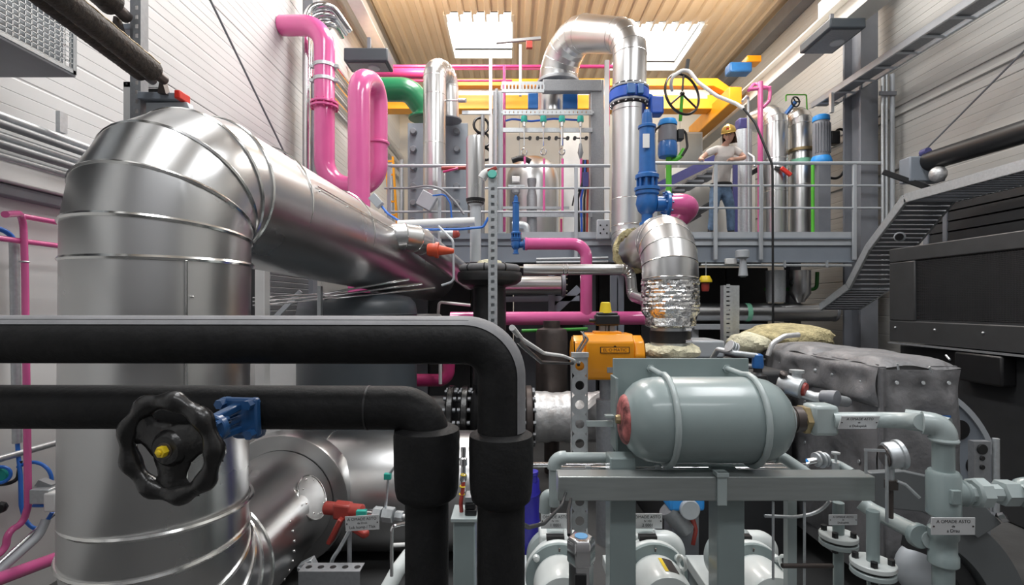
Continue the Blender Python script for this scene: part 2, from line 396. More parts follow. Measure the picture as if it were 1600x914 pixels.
# rivet row on the lower bend
for k in range(9):
    a = -.9+k*.16; screws(t, [(X0-.02+DR*math.cos(a)*1.0, 3.02+.0*k, .58+DR*math.sin(a)*1.0)], .008)
c0 = V((X0-.02, 3.36, .58)); pc = c0+V((math.cos(.42), 0, math.sin(.42)))*DR
B().disc(pc, (math.cos(.42), -.12, math.sin(.42)), .145, .012, 32).build('inspection_cover', ALU, t)
B().ring(pc+V((math.cos(.42), -.12, math.sin(.42)))*.007, (math.cos(.42), -.12, math.sin(.42)), .145, .004, 36, 6).build('cover_rim', BAND, t)
screws(t, [pc+V((-math.sin(.42)*math.cos(q), 0, math.cos(.42)*math.cos(q)))*.12+V((0, math.sin(q)*.12, 0))+V((.012, 0, .008)) for q in [i*math.pi/4 for i in range(8)]], .007)
# wide flange and the drum-shaped silencer it enters
t = T('silencer_drum', 'wide horizontal aluminium drum at floor level that the exhaust duct enters', 'silencer')
B().tube([(-1.9, 4.16, .50), (.02, 4.16, .50)], .46, seg=56).build('cladding', ALU, t, ang=14)
B().lathe((X0-.02, 3.67, .58), (0, 1, 0), [(.37, 0), (.475, 0), (.482, .02), (.482, .17), (.40, .17)], 48).build('inlet_flange', ALU, t, ang=25)
for x in (-1.45, -.55): B().ring((x, 4.16, .50), (1, 0, 0), .462, .006, 44, 6).build('seam_band', BAND, t)
for x in (-1.6, -.3): B().box((x-.06, 3.9, 0), (x+.06, 4.42, .16)).build('support_foot', GALVD, t)
# branch elbow leaving the run
t = DUCT
duct(t, [P(596, 372, 4.78), P(646, 368, 4.8), P(735, 438, 6.6)], .125, .26, 4, ALUB, 32, .006, name='branch_cladding')
for c in (P(612, 371, 4.79),): B().ring(c, (1, 0, 0), .127, .006, 32, 6).build('seam_band', BAND, t)
t = T('cone_nozzle', 'orange-red plastic cone nozzle beside the aluminium branch elbow', 'nozzle')
B().lathe(P(668, 390, 4.6), (1, 0, -.06), [(.05, 0), (.06, .02), (.06, .07), (.072, .072), (.072, .10), (.05, .105)], 18).build('collar', ORED, t)
B().lathe(P(686, 391, 4.6), (1, 0, -.06), [(.048, 0), (.022, .13), (.014, .135)], 16).build('cone', ORED, t)
# far cross pipe behind the black hat column
t = T('cross_pipe', 'aluminium-clad pipe ending in a flange behind the pink downpipe', 'pipe')
B().tube([P(770, 446, 7.3), P(876, 446, 7.3)], .135, seg=32).build('cladding', ALU, t); B().disc(P(880, 446, 7.3), (1, 0, 0), .17, .05).build('end_flange', STEEL, t)
bolts(t, CHROME, P(884, 446, 7.3), (1, 0, 0), .145, 10, .014, .02)
# slate tank
t = T('storage_tank', 'slate-grey vertical tank standing under the big exhaust duct', 'tank')
c = P(560, 500, 5.25); c.z = 0
B().lathe(c, (0, 0, 1), [(.59, .12), (.59, 1.93), (.575, 2.01), (.52, 2.07), (.40, 2.105), (.15, 2.115)], 64).build('shell', TANK, t)
B().ring(c+V((0, 0, 1.90)), (0, 0, 1), .592, .006, 56, 6).build('weld_seam', TANK, t)
for a in (.6, 2.2, 3.8, 5.4): B().cyl(c+V((.42*math.cos(a), .42*math.sin(a), 0)), c+V((.42*math.cos(a), .42*math.sin(a), .13)), .05).build('leg', GALVD, t)
# black hat column
c = P(765, 450, 5.45); c.z = 0
t = T('valve_column', 'black insulated column with a wide mushroom cap at the centre', 'valve')
B().lathe(c, (0, 0, 1), [(.175, 1.15), (.175, 1.95), (.17, 2.17), (.20, 2.20)], 32).build('column', RUB, t)
B().lathe(c, (0, 0, 1), [(.19, 2.185), (.29, 2.21), (.335, 2.245), (.345, 2.30), (.335, 2.335), (.30, 2.345)], 48).build('cap', RUB, t)
b = B().ring(c+V((0, 0, 2.375)), (0, 0, 1), .285, .042, 48, 10); b.lathe(c, (0, 0, 1), [(.30, 2.34), (.27, 2.40), (.16, 2.41)], 40); b.build('foam_roll', FLAP, t)
for a in (-2.3, -1.7, -1.0, .3, 2.0): B().ring(c+V((.285*math.cos(a), .285*math.sin(a), 2.375)), (-math.sin(a), math.cos(a), 0), .045, .006, 16, 6).build('tie', DARK2, t)
B().lathe(c, (0, 0, 1), [(.15, 2.41), (.12, 2.46), (.07, 2.47)], 24).build('wool_plug', WOOLP, t)
t = T('vent_silencer', 'slim aluminium vent silencer standing on a grey stem behind the slotted post', 'silencer')
c = P(743, 400, 5.75)
B().lathe((c.x, c.y, 0), (0, 0, 1), [(.062, 2.47), (.062, 3.1), (.10, 3.14)], 24).build('stem', GREYL, t)
B().lathe((c.x, c.y, 0), (0, 0, 1), [(.09, 3.12), (.107, 3.16), (.107, 3.18)], 28).build('lower_cone', DARK2, t)
B().lathe((c.x, c.y, 0), (0, 0, 1), [(.105, 3.18), (.105, 3.84), (.098, 3.87), (.07, 3.88)], 32).build('body', ALU, t)
# compensator line running across at the centre
z = .80; y = 5.45
t = T('exhaust_line', 'horizontal exhaust line with black flanges and silver cloth wrap behind the black downpipes', 'pipe')
for px in (706, 728, 826): 
    x = (px-800)/F*y; B().disc((x, y, z), (1, 0, 0), .33, .07, 40).build('flange', CAST if px < 800 else BROWN, t)
    bolts(t, GALVD, (x, y, z), (1, 0, 0), .285, 14, .022, .13)
B().lathe(((735-800)/F*y, y, z), (1, 0, 0), [(.22, 0)]+[(.25+.05*(i % 2), .02+i*.035) for i in range(16)]+[(.22, .60)], 36).build('bellows', RUB, t)
B().cyl(((668-800)/F*y, y, z), ((704-800)/F*y, y, z), .22, 32).build('stub', RUB, t)
b = B(); N = 40
prof = [(.262+.004*math.sin(i*1.7)+.008*math.sin(i*.6), i*.03) for i in range(32)]
b.lathe(((834-800)/F*y, y, z), (1, 0, 0), [(.2, 0)]+prof+[(.2, .94)], 36); b.build('cloth_wrap', CLOTHS, t)
b = B().tube([P(925, 628, 5.15), P(950, 655, 5.15), P(958, 690, 5.1)], .14, .2, 16); b.build('cloth_fold', CLOTHS, t)
for px in (717,): B().cyl((( px-800)/F*y, y, 0), ((px-800)/F*y, y, z-.3), .06, 12).build('stand', GALVD, t)
# ================================================================ pink loop and green pipe, upper left
PR = .138
t = T('pink_loop_pipe', 'thick pink pipe looping down, under and back up over itself by the left wall', 'pipe')
pts = [P(434, 40, 7.25), P(507, 40, 7.1), P(507, 287, 7.1), P(588, 287, 7.1), P(588, 146, 7.05), P(561, 146, 6.5)]
lp = fillet(pts[:5], [.34, .34, .33], 10)
B().tube(fillet([P(441, 40, 7.25), P(507, 40, 7.1), P(507, 292, 7.1), P(590, 292, 7.1), P(590, 128, 7.1), P(561, 124, 6.5), P(561, 480, 6.5)], [.36, .40, .32, .30, .30], 10), PR, seg=28).build('pipe', PINK, t)
B().disc(P(507, 162, 7.1), (0, 0, 1), .19, .03).build('flange', PINK, t); B().disc(P(507, 168, 7.1), (0, 0, 1), .19, .03).build('flange', PINK, t)
bolts(t, PINKD, P(507, 165, 7.1), (0, 0, 1), .168, 10, .013, .12)
B().disc(P(590, 224, 7.1), (0, 0, 1), .165, .03).build('flange', PINK, t)
for y_ in (104, 126):
    b = B().disc(P(507, y_, 7.1), (0, 0, 1), .152, .05, b=.004); c = P(507, y_, 7.1)
    for s_ in (-1, 1): b.box((c.x+s_*.15, c.y-.03, c.z-.02), (c.x+s_*.20, c.y+.03, c.z+.02))
    b.build('pipe_clamp', GALV, t)
t = T('green_pipe', 'dark green pipe elbow dropping into the plate heat exchanger', 'pipe')
B().tube([P(558, 140, 9.3), P(640, 140, 9.3), P(664, 172, 9.4), P(664, 187, 9.4)], .21, [.30, .2], 28).build('pipe', GREEN, t)
B().disc(P(664, 185, 9.4), (0, 0, 1), .30, .04).build('flange', GREEN, t); B().ring(P(577, 140, 9.3), (1, 0, 0), .213, .012, 32, 6).build('weld_band', GREEN, t)
t = T('heat_exchanger', 'tall blue-grey plate heat exchanger with bolt heads beside the upright aluminium pipe', 'heat exchanger')
a, c = P(637, 192, 9.19), P(731, 380, 9.19)
B().box((a.x, 9.19, 3.104), (c.x, 9.24, a.z)).build('front_plate', GREY, t, bevel=.008)
b = B(); k = 26
for i in range(k): b.box((a.x+.07, 9.25+i*.04, 3.2), (c.x-.04, 9.27+i*.04, a.z-.08))
b.build('plate_pack', STEEL, t); B().box((a.x, 10.3, 3.104), (c.x, 10.37, a.z)).build('rear_plate', GREY, t)
for px in (645, 713):
    for y_ in (204, 232, 260, 290, 316, 344): B().lathe(P(px, y_, 9.10), (0, 1, 0), [(.045, 0), (.06, .02), (.06, .095)], 10).build('bolt', STEEL, t)
t = T('bypass_pipe', 'upright aluminium-clad pipe hooking over at its top beside the green elbow', 'pipe')
duct(t, [P(679, 370, 8.45), P(679, 108, 8.45), P(699, 116, 8.93), P(701, 186, 8.95)], .185, [.20, .19], 5, ALUB, 32, .003)
for y_ in (150, 226, 300): B().ring(P(679, y_, 8.45), (0, 0, 1), .186, .003, 32, 5).build('seam_band', BAND, t)
B().disc(P(701, 188, 8.95), (0, 0, 1), .23, .03).build('flange', STEEL, t)
B().cyl(P(695, 157, 8.5), P(718, 157, 8.4), .014, 10).build('sensor_tube', CHROME, t); B().cyl(P(717, 157, 8.4), P(728, 157, 8.36), .035, 12).build('sensor_head', GALV, t)
# ================================================================ tall aluminium pipe at the centre right
SR = .243
t = T('riser_pipe', 'tall aluminium-clad pipe arching over the steel tower and dropping to the engine', 'pipe')
pp = duct(t, [P(872, 131, 9.2), P(872, 50, 9.2), P(985, 57, 7.55), P(983, 136, 7.55)], lambda q: .35-.105*min(1, q*1.35), [.62, .46], 5, ALUB, 40, .004)
B().disc(P(872, 130, 9.2), (0, 0, 1), .38, .06).build('foot_flange', GALVD, t)
duct(t, [P(983, 168.5, 7.55), P(981, 398, 7.55), P(1047, 372, 4.55), P(1047, 438, 4.55)], SR, [.42, .42], 5, ALUB, 40, .005)
for y_ in (176, 312, 352): B().ring(P(982, y_, 7.55), (0, 0, 1), SR+.001, .004, 36, 5).build('seam_band', BAND, t)
b = B(); c = P(1047, 438, 4.55)
prof = [(.235, 0), (.250, -.006)]+[(.247+.003*math.sin(i*2.3), -.02-i*.0135) for i in range(20)]+[(.225, -.31), (.21, -.33), (.215, -.36), (.215, -.40), (.18, -.42)]
b.lathe(c, (0, 0, 1), prof, 56); rf = random.Random(4); b.v = [v+V((rf.uniform(-1, 1)*.007, rf.uniform(-1, 1)*.007, rf.uniform(-1, 1)*.003)) for v in b.v]; b.build('foil_wrap', FOIL, t, ang=25)
B().lathe(c, (0, 0, 1), [(.168, -.41), (.168, -.60)], 32).build('neck', GALV, t)
B().lathe(c, (0, 0, 1), [(.172, -.445), (.176, -.45), (.176, -.545), (.172, -.55)], 32).build('black_band', RUB, t)
for q in (.0, .1): B().cyl(c+V((.07, -.178, -.43-q)), c+V((.13, -.15, -.43-q)), .016, 8).build('clip', CHROME, t)
b = B(); random.seed(3)
vs = [(0.17, -.585), (.20, -.57), (.25, -.60), (.262, -.625), (.24, -.66), (.17, -.68)]
b.lathe(c, (0, 0, 1), vs, 36); b.v = [v+V((random.uniform(-.012, .012), random.uniform(-.012, .012), random.uniform(-.012, .012))) for v in b.v]; b.build('wool_collar', WOOLP, t)
b = B().ring(P(992, 392, 6.05), (-.1, 1, .05), .235, .035, 36, 8); b.v = [v+V((random.uniform(-.015, .015), random.uniform(-.015, .015), random.uniform(-.015, .015))) for v in b.v]; b.build('exposed_wool', WOOL, t)
v0 = P(983, 152, 7.55)
t2 = T('butterfly_valve', 'blue butterfly valve ring clamped in the tall aluminium pipe', 'valve')
B().disc(v0, (0, 0, 1), .29, .17, 40, .02).build('body', BLUEV, t2)
for q, n_ in ((.105, 'a'), (-.105, 'b')): B().disc(v0+V((0, 0, q)), (0, 0, 1), .285, .035, 40).build('flange', GALVD, t2)
for q in (.128, -.128): bolts(t2, CHROME, v0+V((0, 0, q)), (0, 0, 1), .262, 16, .017, .03)
b = B().box((v0.x-.10, v0.y-.33, v0.z-.07), (v0.x+.02, v0.y-.27, v0.z+.07)).box((v0.x+.05, v0.y-.32, v0.z-.07), (v0.x+.14, v0.y-.26, v0.z+.07)); b.build('lug', BLUE, t2, bevel=.01)
g = P(1024, 166, 7.42); B().box((g.x-.09, g.y-.10, g.z-.14), (g.x+.10, g.y+.10, g.z+.12)).build('gear_box', BLUEV, t2, bevel=.025)
B().cyl(V((v0.x+.28, v0.y, v0.z-.04)), (g.x-.08, g.y, v0.z-.05), .05).build('spindle', BLUE, t2)
# ================================================================ safety valves and pink vents
def safety_valve(label, c, s, tall=1.0):
    t = T('safety_valve', label, 'valve', 'blue spring safety valves'); c = V(c)
    B().lathe(c, (0, 0, 1), [(.085*s, 0), (.085*s, .03*s), (.06*s, .035*s), (.06*s, .12*s), (.10*s, .16*s), (.125*s, .24*s), (.11*s, .33*s), (.13*s, .345*s), (.13*s, .38*s)], 28).build('body', BLUE, t)
    B().lathe(c, (0, 0, 1), [(.14*s, .385*s), (.14*s, .42*s), (.10*s, .43*s)], 28).build('flange', BLUE, t)
    b = B()
    for i in range(10):
        a = 2*math.pi*i/10; b.obox(c+V((math.cos(a)*.105*s, math.sin(a)*.105*s, .475*s)), (math.cos(a)*.012*s, math.sin(a)*.012*s, 0), (-math.sin(a)*.012*s, math.cos(a)*.012*s, 0), (0, 0, .05*s))
    b.lathe(c, (0, 0, 1), [(.08*s, .42*s), (.08*s, .53*s)], 20).lathe(c, (0, 0, 1), [(.13*s, .52*s), (.13*s, .56*s), (.10*s, .58*s), (.10*s, .60*s)], 28); b.build('yoke', BLUE, t)
    h = .60*s+.32*s*tall
    B().lathe(c, (0, 0, 1), [(.09*s, .6*s), (.085*s, h), (.10*s, h+.005), (.10*s, h+.03*s), (.06*s, h+.05*s)], 28).build('bonnet', BLUE, t)
    B().lathe(c, (0, 0, 1), [(.06*s, h+.05*s), (.055*s, h+.17*s), (.035*s, h+.18*s), (.03*s, h+.21*s)], 20).build('cap', BLUE, t)
    o = c+V((.10*s, 0, .24*s)); B().cyl(o, o+V((.10*s, 0, 0)), .085*s, 20).build('outlet_neck', BLUE, t)
    B().disc(o+V((.12*s, 0, 0)), (1, 0, 0), .145*s, .04*s).build('outlet_flange', BLUE, t)
    bolts(t, BLUE, o+V((.12*s, 0, 0)), (1, 0, 0), .12*s, 8, .012*s, .09*s)
    return t
c = P(1011, 352, 5.9)
t = safety_valve('large blue spring safety valve joined to the short pink elbow', c, 1.03, 1.5)
B().box((c.x-.075, c.y-.11, c.z+.86), (c.x-.0, c.y-.098, c.z+1.02)).build('data_label', WHITE, t, bevel=.002)
t = T('pink_vent_elbow', 'short fat pink elbow at the outlet of the large blue safety valve', 'pipe')
B().disc(P(1043, 319, 5.9), (1, 0, 0), .14, .03).build('flange', PINK, t)
B().tube([P(1044, 319, 5.9), P(1086, 318, 5.9), P(1050, 352, 6.35)], .118, .14, 24).build('elbow', PINK, t)
c = P(806, 397, 6.6); t = safety_valve('small blue spring safety valve feeding the long pink vent pipe', c, .5, 2.2)
t = T('pink_vent_pipe', 'pink vent pipe bending down from the small safety valve into a horizontal pink header', 'pipe')
B().disc(P(822, 381, 6.6), (1, 0, 0), .085, .03).build('flange', PINK, t)
B().tube([P(822, 381, 6.6), P(916, 381, 6.6), P(916, 492, 6.6)], .077, .18, 20).build('downpipe', PINK, t)
B().tube([P(704, 498, 6.6), P(1012, 497, 6.6)], .088, seg=20).build('header', PINK, t)
t = T('pink_drain_pipe', 'pink pipe elbow turning up beside the black flanges', 'pipe')
B().tube([P(610, 594, 6.9), P(700, 594, 6.9), P(703, 540, 6.9)], .085, .14, 20).build('pipe', PINKD, t)
t = T('condensate_pipe', 'slim bright aluminium pipe from the black cap to an elbow beside the foil-wrapped bend', 'pipe')
duct(t, [P(818, 421, 5.9), P(984, 421, 5.9), P(988, 462, 5.9), P(1010, 470, 5.5)], .062, [.10, .08], 4, ALUB, 24, .003)
for px in (880, 886): B().ring(P(px, 421, 5.9), (1, 0, 0), .064, .006, 20, 5).build('seam_band', BAND, t)
t = T('white_pipe', 'white pipe lying level between the branch elbow and the vent silencer', 'pipe')
B().tube([P(622, 351, 5.55), P(742, 346, 5.55)], .047, seg=20).build('pipe', WHITE, t)
B().tube([P(635, 359, 5.5), P(720, 358, 5.5), P(755, 355, 5.5), P(763, 340, 5.5)], .014, .05, 8).build('blue_hose', HOSEB, t)
# ================================================================ black insulated pipes across the foreground
def black_pipe(label, d, yc, xe, r, ys0, ys1, rs, yb, fr):
    t = T('insulated_pipe', label, 'pipe', 'black foam-insulated pipes')
    pts = [P(-260, yc-2, d), P(xe*.5, yc-1, d), P(xe, yc, d), P(xe, ys0+12, d)]
    pp = fillet(pts, [0, fr], 14)
    B().tube(pp, r, seg=36).build('foam_tube', BLACK, t)
    c = P(xe, ys0, d); e = P(xe, ys1, d); h = c.z-e.z
    B().lathe(e, (0, 0, 1), [(rs*.80, 0), (rs*.92, .008), (rs*.97, .025), (rs, h*.35), (rs*1.02, h-.02), (rs*.99, h-.004), (rs*.80, h+.004)], 40).build('foam_sleeve', BLACK, t)
    B().cyl(P(xe, yb, d), P(xe, ys1-2, d), r*1.0, 36).build('lower_tube', BLACK, t)
    return t, pp
t, pp = black_pipe('upper black foam-insulated pipe crossing the foreground and dropping right of the other one', 1.2, 532, 783, .0555, 676, 784, .0745, 1180, .085)
# lapped glue strip along its top and outside of the bend, its grey paints in the light from above
q = fillet([P(-260, 530, 1.2), P(392, 531, 1.2), P(783, 532, 1.2), P(783, 672, 1.2)], [0, .085], 14)
B().tube(q, .0572, seg=10, arc=(.72, 1.95)).build('foam_lap', FLAP, t); B().tube([p+V((0, -.0302, .0475)) if i < 4 else p+V(((i-3)/(len(q)-4))*V((.044, 0, -.045))+V((0, -.031, .0468))) for i, p in enumerate(q[:-3])], .0016, seg=6).build('lap_joint', DARK2, t)
t, pp = black_pipe('lower black foam-insulated pipe carrying the black handwheel valve', 1.27, 637, 667, .0535, 668, 778, .080, 1150, .095)
B().tube([P(575, 637, 1.27), P(578, 637, 1.27)], .0548, seg=32).build('glue_joint', RUB, t)
# handwheel valve
t = T('gate_valve', 'blue gate valve with a large black lobed handwheel and yellow nut', 'valve')
c = P(266, 700, 1.02); n = (P(372, 652, 1.22)-c).normalized(); a, u, w2 = basis(n)
RW = .094; b = B(); K = 72; kk = 12
for i in range(K):
    th = 2*math.pi*i/K; lob = .5+.5*math.cos(th*9); dd = u*math.cos(th)+w2*math.sin(th)
    rad = .015+.0065*lob; R0 = RW+.003*lob
    for j in range(kk):
        p = 2*math.pi*j/kk; b.v.append(c+dd*(R0+rad*math.cos(p))+a*(rad*.95*math.sin(p)))
b.f = [(i*kk+j, ((i+1) % K)*kk+j, ((i+1) % K)*kk+(j+1) % kk, i*kk+(j+1) % kk) for i in range(K) for j in range(kk)]
W = b.build('wheel_rim', CAST, t)
for th in (R(150), R(20), R(265)):
    dd = u*math.cos(th)+w2*math.sin(th); tt = a.cross(dd); b = B(); cs = []
    for q, wd, hh in ((.010, .070, .015), (.03, .066, .013), (.048, .054, .011), (.062, .050, .011), (.078, .070, .012), (.094, .10, .010)):
        for k in range(12): p = 2*math.pi*k/12; cs.append(c+a*.006+dd*q+tt*(wd/2*math.cos(p))*1.25+a*(hh*math.sin(p)))
    b.v = cs; b.f = [(i*12+j, i*12+(j+1) % 12, (i+1)*12+(j+1) % 12, (i+1)*12+j) for i in range(5) for j in range(12)]; b.build('spoke', CAST, t)
B().lathe(c, a, [(.012, -.014), (.028, -.013), (.038, -.004), (.042, .012), (.028, .03), (.018, .04)], 32).build('hub', CAST, t)
B().lathe(c-a*.027, a, [(.0105, 0), (.0115, .002), (.0115, .013)], 6).lathe(c-a*.031, a, [(.004, 0), (.0055, .001), (.0055, .006)], 12).build('hub_nut', KNOB, t)
B().disc(c-a*.0135, a, .016, .003, 24).build('washer', BROWN, t)
e = P(374, 652, 1.21)
B().cyl(c+a*.03, e, .011, 16).build('spindle', CHROME, t)
k1 = c+(e-c)*.62
B().disc(k1, a, .03, .018, 24).build('gland_flange', BLUED, t)
bolts(t, BLUED, k1, a, .022, 4, .006, .04, .5)
for s_ in (-1, 1):
    B().bar(k1+w2*.022*s_+a*.0, e+w2*.028*s_+a*.01, .022, .016, w2).build('yoke_arm', BLUED, t, bevel=.003)
B().obox(e+a*.004, a*.010, u*.048, w2*.046).build('bonnet_flange', BLUED, t, bevel=.005)
bolts(t, BLUED, e-a*.004, a, .050, 4, .0115, .038, .5)
B().obox(P(390, 652, 1.262), V((.036, 0, 0)), V((0, .022, 0)), V((0, 0, .050))).build('body', BLUED, t, bevel=.012)
# ================================================================ sage-grey rack with pressure vessel, right foreground
t = T('pump_rack', 'sage-grey steel rack frame with a satin cross beam carrying the pressure vessel', 'rack')
a, c = P(872, 745, 2.2), P(1368, 783, 2.2)
b = B().box((a.x, 2.2, c.z), (c.x, 2.30, a.z)); b.build('cross_beam', BEAMM, t, bevel=.004)
B().box((P(953, 0, 2.31).x, 2.31, 0), (P(994, 0, 2.31).x, 2.42, P(0, 716, 2.31).z)).build('post', SAGE, t, bevel=.006)
B().box((P(1121, 0, 2.31).x, 2.31, 0), (P(1164, 0, 2.31).x, 2.42, P(0, 740, 2.31).z)).build('post', SAGE, t, bevel=.006)
a, c = P(958, 560, 2.56), P(1170, 742, 2.56)
B().box((a.x, 2.56, c.z), (c.x, 2.575, a.z)).build('back_plate', SAGE, t, bevel=.003)
B().box((a.x-.012, 2.44, P(0, 700, 2.5).z), (a.x, 2.57, P(0, 588, 2.5).z)).build('side_flange', SAGE, t, bevel=.002)
b = B().box((P(1121, 0, 2.19).x, 2.188, P(0, 790, 2.19).z), (P(1136, 0, 2.19).x, 2.199, P(0, 738, 2.19).z)); b.box((P(1119, 0, 2.19).x, 2.18, P(0, 745, 2.19).z), (P(1138, 0, 2.19).x, 2.23, P(0, 738, 2.19).z)); b.build('beam_clamp', SAGEL, t, bevel=.002)
b = B().bar(P(917, 662, 2.6), P(962, 662, 2.5), .012, .03); b.bar(P(945, 650, 2.5), P(962, 650, 2.5), .04, .012); b.build('bracket_arm', SAGEL, t, bevel=.002)
t = T('pressure_vessel', 'sage-grey horizontal pressure vessel with a worn red left end', 'vessel')
vc = P(1098, 655, 2.33); VR = .192; x0, x1 = P(972, 0, 2.33).x, P(1228, 0, 2.33).x
L = x1-x0
prof = [(.10, 0), (.105, .012), (.135, .03), (.165, .062), (.183, .10), (.191, .145), (VR, .17), (VR, L-.17), (.19, L-.14), (.178, L-.09), (.155, L-.05), (.12, L-.02), (.085, L-.004), (.07, L)]
B().lathe((x0, vc.y, vc.z), (1, 0, 0), prof, 56).build('shell', SAGE, t, ang=50)
B().lathe((x0-.004, vc.y, vc.z), (1, 0, 0), [(.03, -.006), (.085, -.004), (.104, .004), (.112, .015), (.112, .019)], 40).build('red_end_cap', mat('worn_red_paint', (.33, .10, .095), .6, 0, .85, 22, .3, 40), t, ang=50)
B().lathe((x0-.03, vc.y, vc.z+.0), (1, 0, 0), [(.018, 0), (.022, .01), (.022, .03)], 8).build('end_plug', BRASS, t)
B().ring((x1-.004, vc.y, vc.z), (1, 0, 0), .075, .012, 32, 8).build('end_collar', SAGEL, t)
for px in (1052, 1190):
    xx = P(px, 0, 2.2).x; xs = P(px-30, 0, 2.5).x*1.0; rr = VR+.012; pts = [(xx, 2.556, vc.z+.150)]
    for k in range(13):
        an = R(105)-k*R(210)/12; pts.append((xx, vc.y-math.sin(R(90)-0)*0-rr*math.cos(an-R(0))*1.0 if False else vc.y-rr*math.cos(an), vc.z+rr*math.sin(an)))
    pts[0] = (xx, 2.556, pts[1][2]+.005)
    pts.append((xx, 2.5, vc.z-rr-.02))
    B().tube(pts, .0135, seg=12).build('strap_rod', SAGEL, t)
    B().cyl((xx, 2.548, pts[0][2]), (xx, 2.559, pts[0][2]), .021, 6).build('strap_nut', SAGEL, t)
c = V((x1, vc.y, vc.z))
B().lathe(c, (1, 0, 0), [(.052, 0), (.052, .03), (.058, .032), (.058, .07), (.048, .075), (.048, .10)], 20).build('neck_fitting', BROWN, t)
B().lathe(c+V((.062, 0, 0)), (1, 0, 0), [(.055, 0), (.066, .006), (.066, .03), (.05, .034)], 6).build('brass_nut', BRASS, t)
b = B().obox(c+V((.15, -.01, .004)), (.058, 0, 0), (0, .05, 0), (0, 0, .068)); b.build('connector_block', SAGEL, t, bevel=.016)
# pipework to the right of the vessel
t = T('oil_pipe', 'pale sage threaded pipe leaving the vessel connector then turning down past a tee', 'pipe')
p0 = P(1302, 656, 2.28); p1 = P(1425, 656, 2.2); p2 = P(1474, 664, 2.0)
B().tube([p0, p1, p2+V((-.06, .02, .005))], .034, [.12], 20).build('pipe', SAGEL, t)
B().tube([p1+V((-.02, .01, 0)), p1+V((.025, -.03, -.0)), p1+V((.07, -.1, -.012))], .044, .08, 20).build('elbow', SAGEL, t)
B().tube([p2+V((-.06, .03, .002)), p2, p2+V((0, 0, -.055))], .045, .045, 24).build('elbow', SAGEL, t)
for z_ in (-.058,): B().ring(p2+V((0, 0, z_)), (0, 0, 1), .042, .009, 28, 8).build('elbow_rim', SAGEL, t)
xd, yd = p2.x, p2.y; zz = lambda y_: CAMZ-(y_-475)/F*yd
B().cyl((xd, yd, zz(684)), (xd, yd, zz(742)), .0365, 24).build('pipe', SAGE, t)
b = B().lathe((xd, yd, 0), (0, 0, 1), [(.048, zz(806)), (.056, zz(803)), (.056, zz(740)), (.048, zz(735))], 28); b.build('tee', SAGE, t)
B().lathe((xd+.02, yd, zz(770)), (1, 0, 0), [(.046, 0), (.046, .045), (.05, .05), (.05, .06)], 24).build('tee_branch', SAGE, t)
B().obox((xd-.004, yd-.055, zz(768)), (.018, 0, 0), (0, .012, 0), (0, 0, .028)).build('cast_boss', SAGE, t, bevel=.004)
B().cyl((xd, yd, zz(804)), (xd, yd, .2), .036, 24).build('pipe', SAGE, t)
b = B().lathe((xd, yd, 0), (0, 0, 1), [(.040, zz(884)), (.05, zz(880)), (.05, zz(866)), (.044, zz(862)), (.044, zz(842)), (.05, zz(838)), (.05, zz(826)), (.04, zz(822))], 28); b.build('coupling', SAGE, t)
B().tube([P(1345, 785, 2.45), P(1362, 797, 2.42), (xd-.03, yd+.02, zz(848))], .034, .05, 18).build('branch_pipe', SAGEL, t)
B().disc((xd-.06, yd+.045, zz(845)), (P(1362, 797, 2.42)-V((xd, yd, zz(850)))).normalized(), .048, .03, 24).build('branch_rim', SAGE, t)
t = T('globe_valve', 'sage-grey screwed valve with a small handwheel at the right edge', 'valve')
B().lathe((xd+.088, yd, zz(770)), (1, 0, 0), [(.036, 0), (.036, .02), (.05, .021), (.058, .03), (.058, .07), (.05, .075), (.034, .08), (.034, .125)], 8).build('union_nut', SAGEL, t)
B().lathe((xd+.215, yd, zz(770)), (1, 0, 0), [(.03, 0), (.05, .004), (.05, .06), (.036, .065), (.036, .075)], 6).build('hexagon', SAGEL, t)
B().lathe((xd+.29, yd, zz(770)), (1, 0, 0), [(.036, 0), (.055, .02), (.06, .05), (.055, .08), (.036, .1)], 24).build('body', SAGE, t)
hc = V((xd+.335, yd-.05, zz(762))); a_ = V((.15, -.9, .35)).normalized()
B().cyl((xd+.335, yd, zz(770)), hc, .014, 12).build('spindle', SAGE, t)
B().ring(hc, a_, .062, .010, 36, 10).build('wheel_rim', SAGEL, t); _, u, w2 = basis(a_); bb = B().cyl(hc-a_*.012, hc+a_*.012, .018)
for k in range(3): bb.cyl(hc, hc+(u*math.cos(k*2.09+.4)+w2*math.sin(k*2.09+.4))*.062, .008, 10)
bb.build('wheel_spokes', SAGEL, t)
def sign(label, c, right, up, wd, ht, lines, group='engraved line signs', m=PLATE, sc=1):
    t = T('line_sign', label, 'sign', group); r, u = V(right).normalized(), V(up).normalized(); n = r.cross(u)
    B().obox(c, r*wd/2, u*ht/2, n*.0018).build('plate', m, t, bevel=.0008)
    k = len(lines)
    for i, s_ in enumerate(lines): text(t, s_, V(c)+n*.0022+u*ht*(.27-.54*i/(k-1) if k > 1 else 0), r, u, ht*(.27 if i != 1 else .20)*sc)
    for s_ in (-1, 1): B().cyl(V(c)+r*s_*wd*.45+n*.001, V(c)+r*s_*wd*.45+n*.0035, ht*.05, 8).build('screw', BROWN, t)
    return t
sign('engraved sign reading ASTO tied to the tee of the sage pipe at far right', P(1489, 822, 1.9), (1, 0, 0), (.02, 0, 1), .162, .064, ['A OMADE A5TO', 'de', 'a Drau'])
sign('slanted engraved sign hanging under the pale horizontal pipe right of the vessel', P(1342, 660, 2.2), (1, 0, .0), (.22, -.1, 1), .165, .058, ['A OMADE A5TO', 'de', 'a Dokuplok'])
